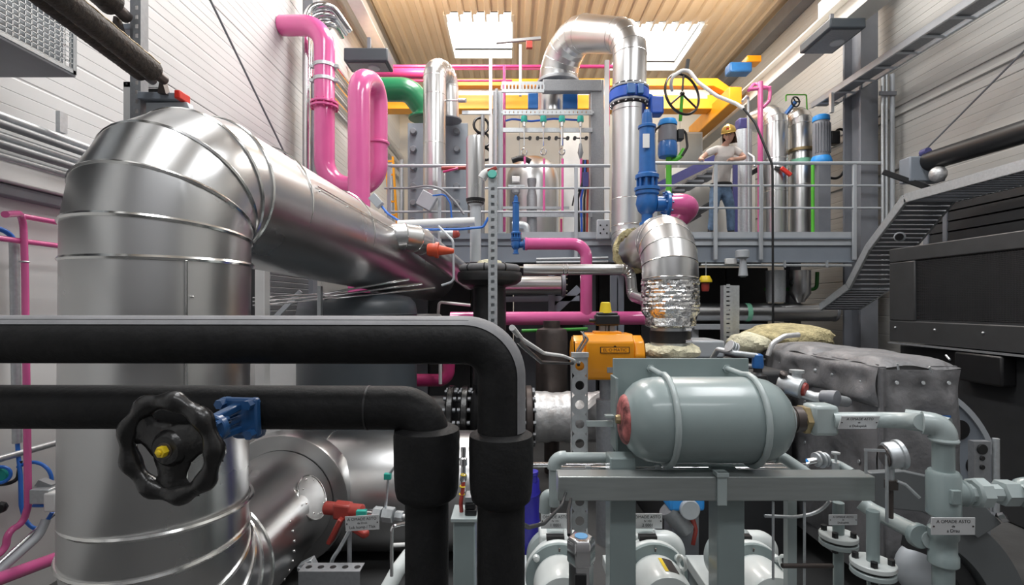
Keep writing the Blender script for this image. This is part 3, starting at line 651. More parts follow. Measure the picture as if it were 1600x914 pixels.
# pressure gauge
t = T('pressure_gauge', 'round metal pressure gauge seen from behind above the right end of the beam', 'gauge')
g = P(1396, 711, 2.1); ga = V((.95, -.12, .15)).normalized()
B().lathe(g-ga*.03, ga, [(.035, -.004), (.050, 0), (.054, .006), (.054, .04)], 36).build('case', GALV, t); B().lathe(g+ga*.01, ga, [(.054, 0), (.060, .004), (.060, .018), (.054, .022)], 36).build('bezel', GALV, t)
B().disc(g-ga*.036, ga, .044, .003, 32).build('back_disc', BROWN, t)
gx, gy = g.x-.01, g.y; B().cyl((gx, gy, g.z-.05), (gx, gy, g.z-.115), .012, 10).build('stem', GALV, t)
b = B().obox((gx, gy, g.z-.12), (.018, 0, 0), (0, .018, 0), (0, 0, .02)); b.cyl((gx, gy, g.z-.10), (gx, gy, g.z-.26), .009, 10); b.build('gauge_cock', BROWN, t, bevel=.003)
B().tube([(gx+.01, gy-.02, g.z-.10), P(1415, 757, 2.07), P(1437, 778, 2.05)], .006, .01, 8).build('lever', GALV, t)
b = B().bar((gx-.028, gy-.015, g.z+.03), (gx-.028, gy-.015, g.z-.27), .006, .012); b.bar((gx-.03, gy-.015, g.z+.022), P(1350, 703, 2.12), .005, .010); b.bar(P(1353, 702, 2.12), P(1353, 740, 2.12), .008, .008); b.build('bracket', GALV, t)
# pipe run under the vessel, behind the beam
t = T('return_pipe', 'pale sage pipe with an elbow dropping behind the left end of the beam', 'pipe')
B().tube([P(952, 715, 2.48), P(866, 715, 2.48), P(866, 790, 2.48)], .026, .05, 18).build('pipe', SAGEL, t)
B().tube([P(884, 715, 2.48), P(866, 715, 2.48), P(866, 732, 2.48)], .033, .045, 18).build('elbow', SAGEL, t)
B().tube([P(866, 776, 2.5), P(853, 762, 2.5), P(851, 800, 2.5)], .028, .03, 16).build('lower_bend', SAGEL, t)
t = T('drain_pipe', 'pale sage pipe sloping down to the right behind the beam under the vessel', 'pipe')
B().tube([P(1188, 712, 2.5), P(1222, 714, 2.48), P(1272, 748, 2.4)], .027, .06, 18).build('pipe', SAGEL, t); B().ring(P(1212, 713, 2.485), (1, 0, -.1), .03, .006, 20, 6).build('pipe_rim', SAGEL, t)
for k, (y_, x0_, x1_, d_) in enumerate(((727, 830, 1262, 2.62), (733, 874, 1246, 2.53))):
    t = T('steel_tube', ('upper thin bright steel tube running behind the beam', 'lower thin bright steel tube running just above the beam')[k], 'tube', 'bright steel tubes')
    B().tube([P(x0_, y_-1, d_), P(x1_, y_, d_)], .0125, seg=12).build('tube', CHROME, t)
    for px in (x0_+40, 1008+k*14, 1032+k*6): B().lathe(P(px, y_, d_), (1, 0, 0), [(.014, 0), (.019, .003), (.019, .028), (.014, .031)], 6).build('compression_nut', GALV, t)
t = T('end_coupling', 'small bright flanged coupling at the right end of the steel tubes', 'coupling')
for q, r_ in ((0, .036), (.022, .042), (.044, .036)): B().disc(P(1276, 718, 2.6)+V((q, 0, 0)), (1, .2, .1), r_, .012).build('disc', GALV, t)
B().cyl(P(1262, 722, 2.6), P(1276, 719, 2.6), .018).build('neck', CHROME, t); B().lathe(P(1306, 716, 2.55), (0, 0, 1), [(.018, -.06), (.018, -.02), (.006, -.02), (.006, .02), (.02, .022), (.02, .03)], 12).build('tap', GALV, t)
B().tube([P(1290, 722, 2.6), P(1308, 724, 2.58), P(1332, 738, 2.5)], .02, .05, 12).build('bend', SAGEL, t)
# holed post
t = T('holed_post', 'galvanised post with round holes left of the vessel', 'post')
pz = P(905, 556, 2.72); b = B(); holed(b, (pz.x, 2.72, .5), (pz.x, 2.72, pz.z), (0, -1, 0), .083, .024, .098, .045); b.build('channel', GALV, t)
B().obox((pz.x, 2.70, pz.z+.008), (.045, 0, 0), (0, .02, 0), (0, 0, .012)).build('end_cap', GALV, t)
t = T('orange_actuator', 'orange pneumatic valve actuator behind the holed post', 'actuator')
c = P(948, 553, 4.3)
prof = [(.10, -.30), (.15, -.295), (.16, -.28), (.16, -.20), (.145, -.195)]
B().lathe(c, (1, 0, 0), prof, 8).build('end_cap', ORANGE, t, bevel=.02); B().lathe(c, (-1, 0, 0), prof, 8).build('end_cap', ORANGE, t, bevel=.02)
oct_ = [V((c.x-.195, c.y+y_, c.z+z_)) for y_, z_ in ((-.13, -.20), (.13, -.20), (.17, -.15), (.17, .10), (.11, .175), (-.11, .175), (-.165, .11), (-.165, -.02), (-.15, -.06), (-.15, -.17))]
B().prism(oct_, (.39, 0, 0)).build('body', ORANGE, t, bevel=.012)
B().obox(c+V((.0, 0, .18)), (.11, 0, 0), (0, .07, 0), (0, 0, .012)).build('top_pad', ORANGE, t, bevel=.006)
B().obox(c+V((.035, -.1695, .048)), (.118, 0, 0), (0, .002, 0), (0, 0, .026)).build('logo_outline', INK, t)
B().obox(c+V((.035, -.1718, .048)), (.112, 0, 0), (0, .0012, 0), (0, 0, .0205)).build('logo_field', ORANGE, t)
text(t, 'EL\u00b7O\u00b7MATIC', c+V((.035, -.1735, .047)), (1, 0, 0), (0, 0, 1), .036)
B().prism([c+V((.02, -.172, .072)), c+V((.05, -.172, .072)), c+V((.035, -.172, .086))], (0, -.002, 0)).build('logo_peak', INK, t)
B().obox(c+V((.045, -.152, -.115)), (.07, 0, 0), (0, .002, 0), (0, 0, .022)).build('type_plate', GALVD, t)
b = B().obox(c+V((-.04, 0, .215)), (.02, 0, 0), (0, .03, 0), (0, 0, .03)).obox(c+V((.04, 0, .215)), (.02, 0, 0), (0, .03, 0), (0, 0, .03)); b.cyl(c+V((0, 0, .19)), c+V((0, 0, .25)), .02, 12); b.build('mounting_bracket', GALVD, t)
B().obox(c+V((.0, 0, .285)), (.10, 0, 0), (0, .06, 0), (0, 0, .045)).build('switch_box', DARK2, t, bevel=.015)
B().obox(c+V((.0, 0, .338)), (.085, 0, 0), (0, .05, 0), (0, 0, .012)).build('box_lid', DARK, t, bevel=.01)
B().lathe(c+V((-.01, 0, .345)), (0, 0, 1), [(.055, 0), (.05, .02), (.04, .085), (.03, .09)], 16).build('position_knob', KNOB, t)
B().lathe(c+V((-.10, -.02, .28)), (-1, 0, 0), [(.018, 0), (.018, .04), (.012, .05)], 10).build('cable_gland', DARK2, t)
B().lathe((c.x, c.y, 0), (0, 0, 1), [(.09, 0), (.09, 1.2), (.06, 1.21), (.06, c.z-.21), (.12, c.z-.208), (.12, c.z-.195)], 20).build('valve_stem', GALVD, t)
for k in range(2): B().tube([P(911-3*k, 519, 4.05), P(913+k*6, 530, 3.9), P(902+k*5, 548, 3.4), P(904, 570, 2.8)], .009, .2, 8).build('cable', DARK2, t)
t = T('white_cable', 'white cable drooping from the black downpipe to the holed post', 'cable')
B().tube([P(800, 512, 1.28), P(815, 530, 1.6), P(850, 552, 2.2), P(880, 556, 2.5), P(905, 566, 2.78)], .008, .15, 8).build('cable', WHITE, t)
t = T('black_cable', 'black cable drooping beside the white cable', 'cable'); B().tube([P(809, 532, 1.24), P(822, 545, 1.5), P(846, 566, 2.0), P(895, 568, 2.69)], .007, .2, 8).build('cable', DARK2, t)
# ================================================================ row of three pale motor pumps at the bottom right
def pump(px, label):
    t = T('motor_pump', label, 'pump', 'row of motor pumps'); d = 2.85; k0 = 1.34; c = P(px, 899, d)
    def L(pr, sg=-1, o=(0, 0, 0), seg=44): return B().lathe(c+V(o)*k0, (0, sg, 0), [(r*k0, q*k0) for r, q in pr], seg)
    L([(.08, -.10), (.118, -.085), (.122, -.03), (.137, -.028), (.140, -.02), (.140, -.004), (.137, 0)]).build('bell_housing', PALE, t)
    L([(.137, .001), (.137, .02), (.10, .024)]).build('flange', SAGE, t)
    L([(.10, .025), (.104, .035), (.108, .06), (.108, .19), (.10, .205), (.06, .21)]).build('motor_barrel', PALE, t)
    for k in (-1, 1):
        q = c+V((k*.094, -.018, .083))*k0; B().lathe(q, (0, -1, 0), [(.019, 0), (.021, .004), (.016, .022), (.006, .026)], 12).build('bolt', PALE, t)
    B().cyl(c+V((0, -.03, .114))*k0, c+V((0, -.034, .128))*k0, .005, 6).build('grease_nipple', BROWN, t)
    b = B().obox(c+V((-.01, .17, .03))*k0, (.085, 0, 0), (0, .10, 0), (0, 0, .125)); b.build('gear_case', PALE, t, bevel=.015)
    L([(.10, -.08), (.13, -.07), (.13, -.02), (.10, 0)], -1, (0, .10, 0)).build('pump_body', SAGEL, t)
    B().obox(c+V((-.01, .055, .133))*k0, (.05, 0, 0), (0, .02, 0), (0, 0, .014)).build('window', DARK2, t)
    e = c+V((.118, .09, .07))*k0; B().tube([c+V((.03, .09, .105))*k0, e+V((0, 0, .045)), e+V((0, 0, -.08))], .056, .06, 20).build('suction_elbow', PALE, t)
    B().ring(e+V((0, 0, -.05)), (0, 0, 1), .056, .009, 24, 6).build('elbow_rim', PALE, t)
    B().cyl(e+V((0, 0, -.08)), (e.x, e.y, .02), .05, 20).build('suction_pipe', SAGE, t)
    r = B().ring(c+V((.075, -.13, .118))*k0, (1, .3, 0), .033, .009, 24, 8); r.cyl(c+V((.075, -.13, .07))*k0, c+V((.075, -.13, .098))*k0, .012); r.build('lifting_eye', PALE, t)
    B().box((c.x-.20, c.y-.26, .30), (c.x+.19, c.y+.48, .37)).build('base_plate', PALE, t, bevel=.005)
    for k in (-1, 1): B().box((c.x+k*.10-.035, c.y-.2, .37), (c.x+k*.10+.035, c.y+.1, c.z-.08)).build('foot', PALE, t, bevel=.006)
    B().box((c.x-.18, c.y-.24, 0), (c.x+.17, c.y+.46, .30)).build('plinth', SAGEL, t)
    return t, c
t1, c1 = pump(873, 'left motor pump, behind the hexagonal chrome sensor')
t2, c2 = pump(1021, 'middle motor pump, with a dark nameplate and yellow stripe on its barrel')
t3, c3 = pump(1172, 'right motor pump, just right of the second rack post')
for a0, a1, m, nm in ((-.02, .10, KNOB, 'yellow_stripe'), (.12, .48, BROWN, 'nameplate')):
    b = B(); vs = []; r0 = .108*1.34
    for q in (.0012, .0030):
        for k in range(5):
            an = a0+(a1-a0)*k/4; vs += [(c2.x+math.sin(an)*(r0+q), c2.y-y_, c2.z+math.cos(an)*(r0+q)) for y_ in (.10, .235)]
    f = [(2*k, 2*k+2, 2*k+3, 2*k+1) for k in range(4)]; f += [tuple(10+i for i in x)[::-1] for x in f]+[(2*k, 10+2*k, 12+2*k, 2*k+2) for k in range(4)]+[(2*k+1, 2*k+3, 13+2*k, 11+2*k) for k in range(4)]+[(0, 1, 11, 10), (8, 18, 19, 9)]
    b.add(vs, f).build(nm, m, t2)
for px, ls, lb in ((868, ['OMADE A5TO', 'N 101', '1 0001'], 'white engraved sign on the left motor pump, partly behind a black cable'), (1012, ['OMADE A5TO', 'N 102', '2 0001'], 'white engraved sign just right of the first rack post')):
    sign(lb, P(px, 814, 2.99), (1, 0, 0), (0, 0, 1), .17, .088, ls)
# chrome hexagonal sensor
t = T('flow_sensor', 'chrome hexagonal sensor head with a blue display on top', 'sensor')
c = P(908, 900, 1.72); zt = P(0, 838, 1.72).z
B().lathe((c.x, c.y, 0), (0, 0, 1), [(.046, c.z+.05), (.048, c.z+.054), (.048, zt-.012), (.040, zt), (.026, zt+.001)], 6).build('head', CHROME, t, bevel=.003)
B().lathe((c.x, c.y, 0), (0, 0, 1), [(.022, zt+.0005), (.022, zt+.003)], 24).build('display', DISP, t)
B().lathe((c.x, c.y, 0), (0, 0, 1), [(.042, c.z-.10), (.042, c.z+.046), (.046, c.z+.05)], 6).build('lower_body', CHROME, t, bevel=.002)
B().box((c.x-.025, c.y-.042, c.z-.05), (c.x+.012, c.y-.036, c.z+.025)).build('dark_window', DARK2, t)
B().cyl((c.x, c.y, .3), (c.x, c.y, c.z-.10), .02, 12).build('stem', CHROME, t)
t = T('signal_cable', 'black cable sagging from behind the beam end to the left motor pump sign', 'cable')
B().tube([P(884, 770, 2.19), P(878, 790, 2.1), P(850, 818, 1.8), P(826, 824, 1.5), P(814, 818, 1.24)], .0065, .12, 10).build('cable', DARK, t)
t = T('sensor_cable', 'black cable dropping to the chrome hexagonal sensor', 'cable')
B().tube([P(892, 780, 2.1), P(888, 800, 1.95), P(889, 836, 1.76)], .0065, .1, 8).build('cable', DARK2, t)
# stubs, rods and flanged pipes right of the pumps
def flanged(px, y_, r, d, ytop, label, sg=None):
    t = T('flanged_pipe', label, 'pipe', 'flanged sage standpipes'); c = P(px, y_, d)
    B().cyl((c.x, c.y, c.z), (c.x, c.y, P(0, ytop, d).z), .024, 20).build('upper_pipe', SAGE, t); B().cyl((c.x, c.y, .1), (c.x, c.y, c.z-.03), .022, 20).build('lower_pipe', SAGE, t)
    for q in (.014, -.018): B().disc((c.x, c.y, c.z+q), (0, 0, 1), r, .022, 36).build('flange', PALE if q > 0 else SAGEL, t)
    B().disc((c.x, c.y, c.z-.002), (0, 0, 1), r*.9, .008, 36).build('gasket', DARK2, t)
    bolts(t, DARK2, (c.x, c.y, c.z+.002), (0, 0, 1), r*.74, 4, .014, .09, .5 if px < 1330 else .35)
    return t
flanged(1310, 842, .079, 2.35, 785, 'smaller black-bolted flange pair on a sage standpipe under a sign')
flanged(1364, 886, .083, 2.12, 798, 'larger black-bolted flange pair on the standpipe nearest the sage oil pipe')
sign('small engraved sign on the standpipe with the smaller flange pair', P(1317, 812, 2.25), (1, 0, 0), (0, 0, 1), .125, .046, ['A OMADE A5TO', 'de', 'Dokuplok'])
t = T('rack_stub', 'pale sage square stub post behind the thin rods', 'post')
B().box((P(1231, 0, 2.45).x, 2.45, .5), (P(1245, 0, 2.45).x, 2.49, P(0, 780, 2.45).z)).build('stub', SAGEL, t); B().box((P(1215, 0, 2.4).x, 2.40, .42), (P(1280, 0, 2.4).x, 2.53, .49)).build('foot_plate', PALE, t)
for px, y_, d_, lb in ((1208, 905, 2.24, 'thin steel rod hanging left of the pale stub post'), (1257, 960, 2.24, 'thin steel rod hanging right of the pale stub post')):
    one(B().cyl(P(px, 784, d_), P(px, y_, d_), .0055, 10), 'tie_rod', GALV, lb, 'rod', 'thin steel rods')
one(B().tube([P(1195, 806, 2.4), P(1240, 808, 2.4), P(1280, 802, 2.4), P(1297, 782, 2.36)], .008, .1, 8), 'steel_hose', GALV, 'thin grey hose curving up under the right end of the beam', 'hose')
one(B().tube([P(1222, 884, 2.2), P(1300, 884, 2.25)], .010, seg=10), 'grease_line', BROWN, 'short dark rod beside the flanged standpipes', 'rod')
# left of the rack: small sage pedestal with terminals
t = T('sage_pedestal', 'sage box pedestal between the two black downpipes', 'pedestal')
a = P(708, 814, 1.9); c = P(742, 0, 1.9); B().box((a.x, 1.9, .1), (c.x, 2.0, a.z)).build('box', SAGE, t, bevel=.004); B().box((a.x-.008, 1.885, a.z), (c.x+.008, 2.02, a.z+.014)).build('top_plate', SAGEL, t, bevel=.002)
t = T('terminal_block', 'black stacked terminal block on the sage pedestal', 'terminal')
for k in range(3): B().box((P(727, 0, 1.93).x, 1.91, a.z+.016+k*.024), (P(745-k*2, 0, 1.93).x, 1.98, a.z+.036+k*.024)).build('terminal', DARK2 if k != 2 else GALVD, t, bevel=.002)
t = T('tap_fitting', 'slim chrome fitting with a red and yellow cable between the black downpipes', 'fitting')
B().lathe(P(724, 728, 1.97), (0, 0, 1), [(.010, -.10), (.010, -.06), (.014, -.055), (.014, -.035), (.009, -.03), (.009, .0), (.015, .004), (.015, .03), (.010, .034), (.010, .07)], 12).build('tube', CHROME, t)
B().tube([P(725, 745, 1.97), P(723, 765, 1.96), P(720, 785, 1.95), P(722, 812, 1.95)], .008, .05, 8).build('cable', RED, t)
for y_ in (742, 760, 772): B().ring(P(724-(y_-742)*.08, y_, 1.96), (.1, 0, 1), .009, .003, 12, 5).build('yellow_wrap', KNOB, t)
t = T('blue_drum', 'dark blue plastic drum behind the sagging black cable', 'drum')
c = P(812, 800, 3.5); B().lathe((c.x, c.y, 0), (0, 0, 1), [(.13, .1), (.135, .12), (.135, .5), (.14, .52), (.135, .54), (.135, .70), (.142, .72), (.135, .74), (.135, .80), (.12, .82)], 36).build('body', DRUM, t)
B().lathe((c.x+.075, c.y-.05, 0), (0, 0, 1), [(.045, .81), (.045, .85), (.05, .854), (.05, .875), (.03, .88)], 20).build('lid_cap', DRUM, t)
t = T('blue_motor', 'sky-blue motor with a pale round end and grey barrel behind the rack beam', 'motor')
c = P(1075, 793, 3.45); B().box((c.x-.13, c.y-.02, c.z-.02), (c.x+.11, c.y+.2, c.z+.10)).build('housing', BLUEL, t, bevel=.02)
B().lathe(c+V((0, -.05, 0)), (0, 1, 0), [(.06, 0), (.066, .005), (.066, .05)], 28).build('end_disc', GREYL, t)
B().cyl(c+V((-.12, .05, -.02)), c+V((.0, .05, -.17)), .07, 24).build('barrel', GALVD, t)
B().box((c.x-.1, c.y+.02, 0), (c.x+.08, c.y+.2, c.z-.02)).build('stand', STEEL, t)
B().tube([c+V((.03, .02, -.06)), c+V((.06, .03, -.16)), c+V((.04, .03, -.26))], .018, .05, 10).build('red_hose', RED, t)
one(B().tube([P(600, 930, 2.0), P(622, 890, 2.05), P(640, 866, 2.1)], .030, .05, 16), 'pale_pipe', PALE, 'pale sloping pipe left of the black downpipes at the bottom edge', 'pipe')
one(B().tube([P(612, 900, 1.95), P(612, 822, 1.95), P(636, 817, 1.97)], .0065, .02, 8), 'impulse_tube', CHROME, 'thin steel tube with a right-angle bend left of the black downpipes', 'tube')
# red ball valve on the lower bend
t = T('ball_valve', 'red lever ball valve on the lower bend of the exhaust duct', 'valve')
a = P(507, 793, 3.3); d_ = V((1, -.18, -.03)).normalized()
B().lathe(a, d_, [(.03, 0), (.042, .01), (.042, .09), (.034, .095)], 18).build('inlet_hub', RED, t); B().lathe(a+d_*.16, d_, [(.034, 0), (.045, .006), (.045, .10), (.03, .11)], 18).build('outlet_hub', RED, t)
B().obox(a+d_*.13+V((0, 0, -.005)), d_*.06, (0, .045, 0), (0, 0, .05)).build('body', RED, t, bevel=.014)
b = B().bar(a+d_*.14+V((0, -.05, -.03)), a+d_*.06+V((0, -.06, -.19)), .075, .03); b.build('lever', RED, t, bevel=.008)
B().bar(a+d_*.18+V((0, -.05, -.06)), P(573, 836, 3.1), .05, .045).build('lever_grip', RED, t, bevel=.014)
e = a+d_*.27; B().cyl(e, e+d_*.09, .020, 14).build('nipple', CHROME, t)
for q, r_, l_ in ((.07, .042, .055), (.135, .048, .07), (.215, .03, .05)): B().lathe(e+d_*q, d_, [(r_*.9, 0), (r_, .004), (r_, l_-.004), (r_*.9, l_)], 6).build('hex_fitting', GALV, t)
f = e+d_*.26; B().tube([f, f+d_*.06, f+V((.13, -.01, -.03)), f+V((.115, -.02, -.13)), f+V((.03, -.03, -.165)), f+V((-.06, -.03, -.17))], .013, .06, 10).build('impulse_tube', WHITE, t)
B().tube([e+d_*.15+V((0, 0, .04)), P(607, 742, 3.1), P(618, 728, 3.1)], .008, .02, 8).build('thin_tube', GALV, t)
B().obox(P(606, 744, 3.1), (.022, 0, 0), (0, .015, 0), (0, 0, .018)).build('teal_clamp', TEAL, t, bevel=.003)
B().obox(P(565, 801, 3.0), (.03, 0, 0), (0, .015, 0), (0, 0, .015)).build('teal_tag', TEAL, t, bevel=.003)
B().tube([P(548, 826, 3.05), P(530, 858, 3.05), P(518, 875, 3.05), P(517, 930, 3.05)], .012, .1, 10).build('drain_tube', GALV, t); B().cyl(P(546, 828, 3.06), P(546, 930, 3.06), .014, 10).build('stand_tube', GALVD, t)
sign('engraved sign hanging from the red ball valve', P(566, 817, 2.95), (1, 0, .06), (-.05, 0, 1), .195, .085, ['A OMADE A5TO', 'de Druk', 'Luk komp / Tlak'])
t = T('holed_bracket', 'galvanised angle bracket with oval holes at the bottom edge', 'bracket')
a, c = P(466, 893, 2.9), P(562, 893, 2.9); b = B()
b.box((a.x, 2.9, a.z-.2), (c.x, 2.905, a.z)); b.box((a.x, 2.905, a.z-.004), (c.x, 3.0, a.z)); b.build('angle', GALVD, t)
for i in range(5): B().lathe((a.x+.04+i*.07, 2.95, a.z), (0, 0, 1), [(.018, 0), (.018, .0015)], 16).build('slot', DARK2, t)
t = T('clamp_box', 'small pale clamp on the lower bend above the holed bracket', 'clamp')
B().obox(P(482, 884, 3.05), (.04, 0, .02), (0, .03, 0), (-.015, 0, .03)).build('block', GALV, t, bevel=.004); B().obox(P(474, 890, 3.03), (.03, 0, -.01), (0, .02, 0), (0, 0, .012)).build('jaw', GALVD, t, bevel=.003)
# ================================================================ raised steel platform across the far side
PZ = 3.1; PY = 8.0
def X(px, d): return (px-800)/F*d
def FY(d): return 475-1.104*F/d
def Z(py, d): return CAMZ-(py-475)/F*d
t = T('steel_platform', 'raised blue-grey steel platform across the hall with a kick plate along its edge', 'platform')
B().box((-2.9, PY+.06, PZ-.06), (5.35, 12.6, PZ)).build('deck', GREY, t)
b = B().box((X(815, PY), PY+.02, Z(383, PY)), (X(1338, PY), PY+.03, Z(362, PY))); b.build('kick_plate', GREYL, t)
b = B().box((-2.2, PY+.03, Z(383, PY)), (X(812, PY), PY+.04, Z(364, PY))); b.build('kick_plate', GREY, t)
a = B().box((-2.9, PY+.055, Z(408, PY)), (5.35, PY+.07, PZ-.07)).box((-2.9, PY-.02, Z(410, PY)), (5.35, PY+.14, Z(407, PY))); a.box((-2.9, PY-.02, PZ-.085), (5.35, PY+.14, PZ-.065)); a.build('edge_beam', GREY, t)
for x in (-2.4, 1.35, 4.9): B().box((x-.1, PY+.85, 0), (x+.1, PY+1.05, PZ-.06)).build('column', STEEL, t, bevel=.01)
for y_ in (9.4, 11): B().box((-2.9, y_, PZ-.28), (5.35, y_+.12, PZ-.06)).build('joist', STEEL, t)
PZ = 3.104
def railing(label, x0, x1, posts, d, ys, yb):
    t = T('railing', label, 'railing', 'pale grey tube railings'); zs = [Z(y_, d) for y_ in ys]
    B().cyl((x0, d, zs[0]), (x1, d, zs[0]), .026, 14).build('top_rail', GREYL, t)
    for z in zs[1:]: B().cyl((x0, d, z), (x1, d, z), .017, 12).build('mid_rail', GREYL, t)
    for px in posts: B().box((X(px, d)-.028, d-.02, Z(yb, d)), (X(px, d)+.028, d+.02, zs[0]-.02)).build('post', GREYL, t, bevel=.008)
    return t
railing('left railing of the platform in front of the heat exchanger and tower', X(602, PY), X(952, PY), (608, 687, 770, 900), PY-.05, (259, 294, 331), 404)
railing('right railing of the platform under the leaning person', X(1018, PY), X(1372, PY), (1024, 1118, 1189, 1335), PY-.05, (255, 290, 325), 406)
t = T('junction_box', 'light grey junction box fixed to the edge of the platform beside the tall pipe', 'box')
B().box((X(932, 7.9), 7.84, Z(374, 7.9)), (X(952, 7.9), 7.94, Z(344, 7.9))).build('body', GREYL, t, bevel=.01)
for k in range(5):
    q = ((-.05, .06), (.05, .06), (0, 0), (-.05, -.06), (.05, -.06))[k]; B().cyl((X(942, 7.9)+q[0], 7.842, Z(359, 7.9)+q[1]), (X(942, 7.9)+q[0], 7.832, Z(359, 7.9)+q[1]), .013, 8).build('screw', DARK2, t)
# ---------------------------------------------------------------- steel tower on the platform
TD = 8.75
t = T('valve_tower', 'grey steel tower frame on the platform carrying rows of small valves', 'frame')
a = B().box((X(770, TD), TD, PZ), (X(785, TD), TD+.16, Z(142, TD))); a.build('post', GREYL, t, bevel=.01)
B().box((X(923, TD), TD, PZ), (X(944, TD), TD+.2, Z(124, TD))).build('post', GALVD, t, bevel=.01)
for px in (782, 920): B().box((X(px, 10), 9.9, PZ), (X(px+8, 10), 10.0, Z(150, 10))).build('post', GREYL, t)
b = B(); b.slotted((X(784, TD), TD-.02, Z(137, TD)), (X(850, TD), TD-.02, Z(137, TD)), (0, -1, 0), .18, .03, .06, .5); b.build('slotted_beam', GALV, t)
B().box((X(848, TD), TD-.03, Z(143, TD)), (X(940, TD), TD+.12, Z(125, TD))).build('top_beam', GALVD, t, bevel=.01)
for y_, h_, w_ in ((177, .05, 0), (204, .07, 0), (336, .07, 0), (325, .04, 60)):
    b = B(); b.slotted((X(786, TD), TD-.03, Z(y_, TD)), (X(925-w_*.6, TD), TD-.03, Z(y_, TD)), (0, -1, 0), h_+.03, .04, .07, .18) if y_ == 177 else b.box((X(786, TD), TD-.04, Z(y_, TD)-h_/2), (X(925-w_*.6, TD), TD, Z(y_, TD)+h_/2)); b.build('cross_rail', GALV, t)
B().slotted((X(776, TD-.1), TD-.12, Z(362, TD-.1)), (X(776, TD-.1), TD-.12, Z(140, TD-.1)), (1, -.5, 0), .05, .03, .06, .4).build('slotted_strip', GALV, t)
for k, px in enumerate((819, 849, 878, 907)):
    tv = T('sampling_valve', ('leftmost', 'second from left', 'third from left', 'rightmost')[k]+' of the four small teal-topped valves on the tower', 'valve', 'teal-topped sampling valves')
    B().lathe((X(px, 8.6), 8.60, Z(198, 8.6)), (0, 0, 1), [(.03, 0), (.03, .07), (.04, .075), (.045, .10)], 12).build('body', CHROME, tv)
    B().lathe((X(px, 8.6), 8.60, Z(191, 8.6)), (0, 0, 1), [(.05, 0), (.055, .02), (.05, .10), (.02, .11)], 10).build('teal_head', TEAL, tv)
    b = B().bar((X(px-8, 8.6), 8.60, Z(216, 8.6)), (X(px+8, 8.6), 8.60, Z(216, 8.6)), .012, .02)
    for s_ in (-9, 9): b.cyl((X(px+s_, 8.6), 8.57, Z(216, 8.6)), (X(px+s_, 8.6), 8.63, Z(216, 8.6)), .03, 8)
    b.build('cross_handle', DARK2, tv)
    B().cyl((X(px, 8.6), 8.60, Z(228, 8.6)), (X(px, 8.6), 8.60, Z(199, 8.6)), .013 if k != 2 else .028, 8).build('stem', CHROME, tv)
    if k < 3:
        pts = [(X(px, 8.6)+.045*math.cos(q), 8.60, Z(237, 8.6)+.055*math.sin(q)) for q in [R(90+i*26) for i in range(13)]]
        B().tube(pts, .013, seg=8).build('siphon_loop', CHROME, tv)
    else: B().lathe((X(px, 8.6), 8.60, Z(250, 8.6)), (0, 0, 1), [(.01, 0), (.05, .12), (.02, .28)], 10).build('siphon', GALVD, tv)
    one(B().tube([(X(px+1, 8.6), 8.60, Z(248, 8.6)), (X(px+1, 8.6), 8.60, Z(330, 8.6))] if k else [(X(px+1, 8.6), 8.60, Z(245, 8.6)), (X(px+1, 8.6), 8.60, Z(262, 8.6))], .02, seg=10), 'pink_tube', PINK, ('shortest pink tube hanging in the tower', 'second thin pink tube in the tower, counted from the left', 'third thin pink tube in the tower, counted from the left', 'rightmost thin pink tube in the tower')[k], 'tube', 'thin pink tubes in the tower')
t = T('blue_cable', 'blue cables running along behind the teal-topped valves', 'cable')
B().tube([(X(790, 8.75), 8.75, Z(187, 8.7)), (X(800, 8.7), 8.75, Z(184, 8.7)), (X(830, 8.7), 8.75, Z(188, 8.7)), (X(865, 8.7), 8.75, Z(184, 8.7)), (X(905, 8.7), 8.75, Z(186, 8.7))], .018, .3, 8).build('cable', BLUEV, t)
one(B().tube([(X(788, 9), 9.0, Z(362, 9)), (X(788, 9), 9.0, Z(104, 9))], .025, seg=10), 'pink_tube', PINK, 'tall thin pink tube beside the left post of the tower', 'tube', 'thin pink tubes in the tower')
one(B().tube([(X(948, 8.9), 8.9, Z(255, 8.9)), (X(946, 8.9), 8.9, Z(215, 8.9)), (X(950, 8.9), 8.9, Z(195, 8.9)), (X(950, 8.9), 8.9, Z(95, 8.9))], .03, .3, 10), 'pink_tube', PINKD, 'deep pink tube between the tower and the tall aluminium pipe', 'tube', 'thin pink tubes in the tower')
one(B().tube([(X(800, 9.0), 9.0, Z(371-5, 9)), (X(877, 9), 9.0, Z(366, 9)), (X(877, 9), 9.0, Z(342, 9))], .02, .05, 8), 'pink_tube', PINKD, 'pink tube lying along the foot of the tower', 'tube', 'thin pink tubes in the tower')
t = T('vertical_duct', 'short bright aluminium duct hanging in the top of the tower behind the blue bars', 'duct')
B().cyl((X(862, 9.3), 9.3, Z(178, 9.3)), (X(862, 9.3), 9.3, Z(139, 9.3)), .25, 28).build('cladding', ALU, t); B().disc((X(862, 9.3), 9.3, Z(140, 9.3)), (0, 0, 1), .30, .05).build('flange', STEEL, t)
for px, w_ in ((833, .09), (891, .13)):
    one(B().box((X(px, 9.0)-w_, 8.98, Z(170, 9.0)), (X(px, 9.0)+w_, 9.06, Z(146, 9.0))), 'blue_bracket', BLUE, 'blue bracket '+('left' if px < 860 else 'right')+' of the short duct in the tower top', 'bracket', 'blue brackets', bevel=.01)
t = T('separator_vessel', 'dull steel domed vessel standing behind the tower', 'vessel')
B().lathe((X(832, 10.2), 10.2, PZ), (0, 0, 1), [(.52, 0), (.52, 1.3), (.49, 1.5), (.40, 1.68), (.25, 1.78), (.1, 1.80)], 40).build('shell', ALUB, t)
t = T('standpipe', 'grey standpipe with a bulge and a small white valve on it, inside the tower', 'pipe')
